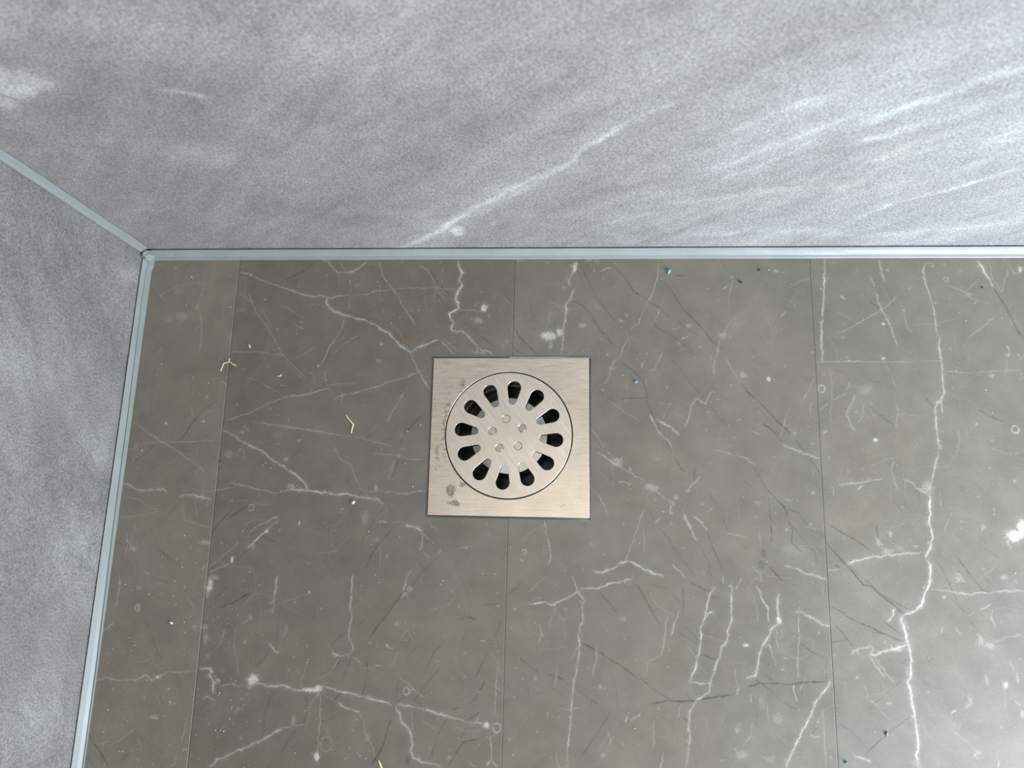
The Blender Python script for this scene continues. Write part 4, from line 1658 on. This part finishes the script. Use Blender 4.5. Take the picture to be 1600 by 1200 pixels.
# thin smear of lighter silicone along the back edge of the plate
bm = bmesh.new()
xa, xb = -0.002, 0.0762
tops = []
for x in np.linspace(xa, xb, 40):
    w = 0.0011 + 0.0004 * wob(x, 2)
    y0 = DH + 0.0002
    tops.append([bm.verts.new((x, y0, 0.0002)), bm.verts.new((x, y0 + 0.3 * w, 0.0008)), bm.verts.new((x, y0 + w, 0.0007)), bm.verts.new((x, y0 + w * 1.5, 0.0002))])
for a, b in zip(tops[:-1], tops[1:]):
    for k in range(3): bm.faces.new((a[k], b[k], b[k + 1], a[k + 1]))
    bm.faces.new((a[3], b[3], b[0], a[0]))
bmesh.ops.recalc_face_normals(bm, faces=bm.faces)
sm = obj_bm('sealant_smear', bm, SEAL, drain)
tag(sm, 'pale grey silicone smear along the back edge')

# ------------------------------------------------------------------ debris on the floor
def ribbon(name, px_pts, widths, mat, label, cat, group=None, lift=0.0006):
    """a bent sliver: square-section strip along floor points; several branches allowed"""
    bm = bmesh.new()
    c0 = on_floor(*px_pts[0][0])
    for br, wd in zip(px_pts, widths):
        P = [Vector((*on_floor(*p), 0)) - Vector((*c0, 0)) for p in br]
        dens = []
        for a, b in zip(P[:-1], P[1:]):
            for t in (0, .34, .67): dens.append(a.lerp(b, t))
        dens.append(P[-1])
        prev = None
        m = len(dens)
        for i, p in enumerate(dens):
            d = (dens[min(i + 1, m - 1)] - dens[max(i - 1, 0)]).normalized()
            nr = Vector((-d.y, d.x, 0))
            w = np.interp(i / (m - 1), np.linspace(0, 1, len(wd)), wd) * PX * 0.5
            z = 0.00035 + lift * math.sin(math.pi * i / (m - 1)) * 0.8
            th = min(w * 0.9, 0.0004)
            ring = [bm.verts.new(p + nr * w + Vector((0, 0, z))), bm.verts.new(p + nr * w * .3 + Vector((0, 0, z + th))),
                    bm.verts.new(p - nr * w + Vector((0, 0, z + .0001))), bm.verts.new(p - nr * w * .2 + Vector((0, 0, z - .0001)))]
            if prev:
                for k in range(4): bm.faces.new((prev[k], prev[(k + 1) % 4], ring[(k + 1) % 4], ring[k]))
            else: bm.faces.new(ring[::-1])
            prev = ring
        bm.faces.new(prev)
    bmesh.ops.recalc_face_normals(bm, faces=bm.faces)
    zmin = min(v.co.z for v in bm.verts)
    for v in bm.verts: v.co.z -= zmin
    o = obj_bm(name, bm, mat)
    tile_z = 0.0003
    o.location = (c0[0], c0[1], tile_z)
    return tag(o, label, cat, group)


SG = 'wood shavings scattered on the floor'
ribbon('wood_shaving', [[(345, 580), (350.5, 567.5), (354, 567), (358.5, 565.5), (358.5, 560)], [(358.5, 565), (364, 569), (367, 570), (368.8, 572)]],
       [[2.2, 2.4, 1.6, 1.8, 2.6], [1.8, 2.0, 1.8, 1.6]], SHAVE, 'forked pale wood shaving lying across the left tile seam', 'wood shaving', SG)
ribbon('wood_shaving', [[(540.5, 648), (543, 652), (548, 658), (552.5, 663), (550.5, 669), (549, 677)]], [[1.2, 2.0, 2.2, 2.8, 2.2, 2.0]], SHAVE,
       'hooked pale wood shaving lying between the left seam and the drain', 'wood shaving', SG)
ribbon('wood_shaving', [[(389, 538), (390.5, 541), (391.5, 544)]], [[1.5, 3.2, 1.5]], SHAVE, 'tiny tan wood chip just above the forked shaving', 'wood shaving', SG, 0.0002)
ribbon('wood_shaving', [[(434, 587.5), (438, 588), (440, 585)]], [[1.5, 1.8, 2.4]], SHAVE, 'tiny curled pale shaving right of the forked shaving', 'wood shaving', SG, 0.0002)
ribbon('wood_shaving', [[(591.5, 1188), (594, 1193), (597, 1201), (599, 1207)]], [[1.6, 3.0, 3.0, 1.5]], SHAVE, 'pale wood shaving cut off by the bottom edge of the photo', 'wood shaving', SG, 0.0003)


def crumb(name, u, v, r, mat, label, cat, group, squash=0.7, el=1.0, rot=0.0, seed=1):
    rr = random.Random(seed)
    bm = bmesh.new()
    bmesh.ops.create_icosphere(bm, subdivisions=2, radius=1.0)
    ph = [rr.uniform(0, 6) for _ in range(6)]
    for q in bm.verts:
        c = q.co.copy()
        k = 1 + 0.22 * math.sin(3 * c.x + ph[0]) * math.cos(2.5 * c.y + ph[1]) + 0.18 * math.sin(4 * c.z + ph[2] + 2 * c.x) + rr.uniform(-.08, .08)
        q.co = Matrix.Rotation(rot, 3, 'Z') @ Vector((c.x * r * el * k, c.y * r * k / el, c.z * r * squash * k))
    zmin = min(q.co.z for q in bm.verts)
    for q in bm.verts: q.co.z -= zmin
    o = obj_bm(name, bm, mat)
    x, y = on_floor(u, v)
    o.location = (x, y, 0.0001)
    return tag(o, label, cat, group)


BG = 'blue-green plastic crumbs on the floor'
crumb('plastic_crumb', 1045, 425, 0.0020, BLUE, 'bright turquoise plastic crumb near the back wall joint', 'crumb', BG, .5, 1.3, .9, 1)
crumb('plastic_crumb', 993.5, 597, 0.0013, BLUE, 'small turquoise plastic crumb right of the drain', 'crumb', BG, .6, 1.1, .3, 2)
crumb('plastic_crumb', 1385, 1146, 0.0013, TEAL, 'dark teal plastic crumb beside the long white vein at lower right', 'crumb', BG, .8, 1.3, 1.4, 3)
crumb('plastic_crumb', 1321.5, 1191, 0.0012, TEAL, 'small teal plastic crumb by the right seam at the bottom edge', 'crumb', BG, .8, 1.1, .5, 4)
KG = 'black grit specks on the floor'
crumb('grit_speck', 1157, 441, 0.0012, GRIT, 'oval black grit speck, lower of the pair near the back wall', 'grit', KG, .7, 1.4, 0.1, 5)
crumb('grit_speck', 1186, 422, 0.0010, GRIT, 'black grit speck, upper of the pair near the back wall', 'grit', KG, .7, 1.3, .5, 6)
crumb('grit_speck', 1534, 449.5, 0.0008, GRIT, 'lone black grit speck near the right edge of the photo', 'grit', KG, .8, 1.1, 0, 7)
crumb('grit_speck', 344.5, 720.5, 0.0007, GRIT, 'tiny black grit speck on the left tile seam', 'grit', KG, .8, 1.1, 0, 8)
crumb('crumb', 552.5, 785, 0.0016, CREAM, 'round cream crumb below the white vein left of the drain', 'crumb', None, .7, 1.1, .4, 9)
crumb('crumb', 268.5, 973, 0.0013, DUST, 'white crumb on the narrow left tile', 'crumb', None, .6, 1.3, 2.6, 10)

# fine dust grains: nobody could count them
bm = bmesh.new()
def grain(x, y, z, r):
    h = [Vector((x + r * random.uniform(.6, 1.2) * math.cos(a), y + r * random.uniform(.6, 1.2) * math.sin(a), z)) for a in (0.2, 1.8, 3.3, 4.9)]
    b = [bm.verts.new(p) for p in h]
    t = bm.verts.new((x, y, z + r * 1.1))
    for k in range(4): bm.faces.new((b[k], b[(k + 1) % 4], t))
known = [(250, 413, .9), (275, 420, .9), (300, 433, 1), (291, 477, .9), (252, 462, .8), (253, 568, .8), (302, 478, .6), (392, 430, 1), (414, 468, .8),
         (360, 480, 1), (497, 571, .9), (611, 505, .8), (637, 674, .8), (590, 440, .7), (657, 664, .8), (928, 424, .9), (960, 448, .6), (970, 511, .8),
         (973, 586, .9), (1042, 605, .8), (1201, 422, .9), (1224, 425, .8), (1138, 665, .8), (1105, 451, .6), (1494, 579, .8), (1412, 484, .9), (1509, 501, 1),
         (1550, 645, .9), (1540, 609, .9), (1586, 895, 1.2), (1594, 896, .8), (1198, 877, 1), (1179, 836, .6), (1079, 746, .6), (222, 704, 1), (215, 732, .6),
         (415, 723, .9), (423, 731, .9), (645, 760, .9), (580, 851, .9), (576, 830, .8), (692, 907, 1), (688, 913, .8), (773, 897, .8), (483, 925, 1), (801, 1179, 1),
         (461, 1177, 1), (572, 1185, 1), (992, 1138, 1), (1239, 994, 1.1), (1203, 1040, 1), (1224, 1040, .9), (1042, 1042, .8), (1247, 1109, .8), (1288, 1049, .9),
         (288, 837, 1), (285, 886, .9), (196, 913, .8), (207, 922, .7), (233, 928, 1), (269, 973, 1.6), (288, 972, .9), (210, 1003, .8), (211, 1008, .8), (169, 1109, 1.1),
         (161, 1143, .8), (337, 1141, 1), (345, 1141, 1), (350, 1142, .8), (187, 1174, .8), (192, 1174, .8), (359, 1123, .8), (343, 1083, 1), (298, 964, .8), (275, 945, .7),
         (1314, 967, .8), (1362, 1122, .8), (1450, 1028, .9), (1376, 838, .6), (1437, 862, .8), (1530, 733, .7), (1590, 730, .8), (1366, 1143, .7), (1348, 1139, .6)]
for (u, v, r) in known:
    x, y = on_floor(u, v)
    grain(x, y, 0.0002, r * 0.00062)
for i in range(620):
    u = random.uniform(140, 1600); v = random.uniform(410, 1200)
    if i < 170: u = random.uniform(150, 420); v = random.uniform(880, 1200)
    if 665 < u < 925 and 553 < v < 812: continue
    x, y = on_floor(u, v)
    if x < 0.012 or y > -0.012: continue
    grain(x, y, 0.0002, random.uniform(0.00018, 0.00042))
# a few grains stuck on the silicone
for (u, v) in [(268, 399), (420, 396.5), (485, 397)]:
    d = ray(u, v)
    q = CL - d * ((CL[2] - 0.0040) / d[2])
    grain(q[0], q[1], 0.0042, 0.0005)
dust = obj_bm('floor_dust', bm, DUST)
tag(dust, 'fine white dust grains sprinkled over the floor tiles', 'dust', None, 'stuff')
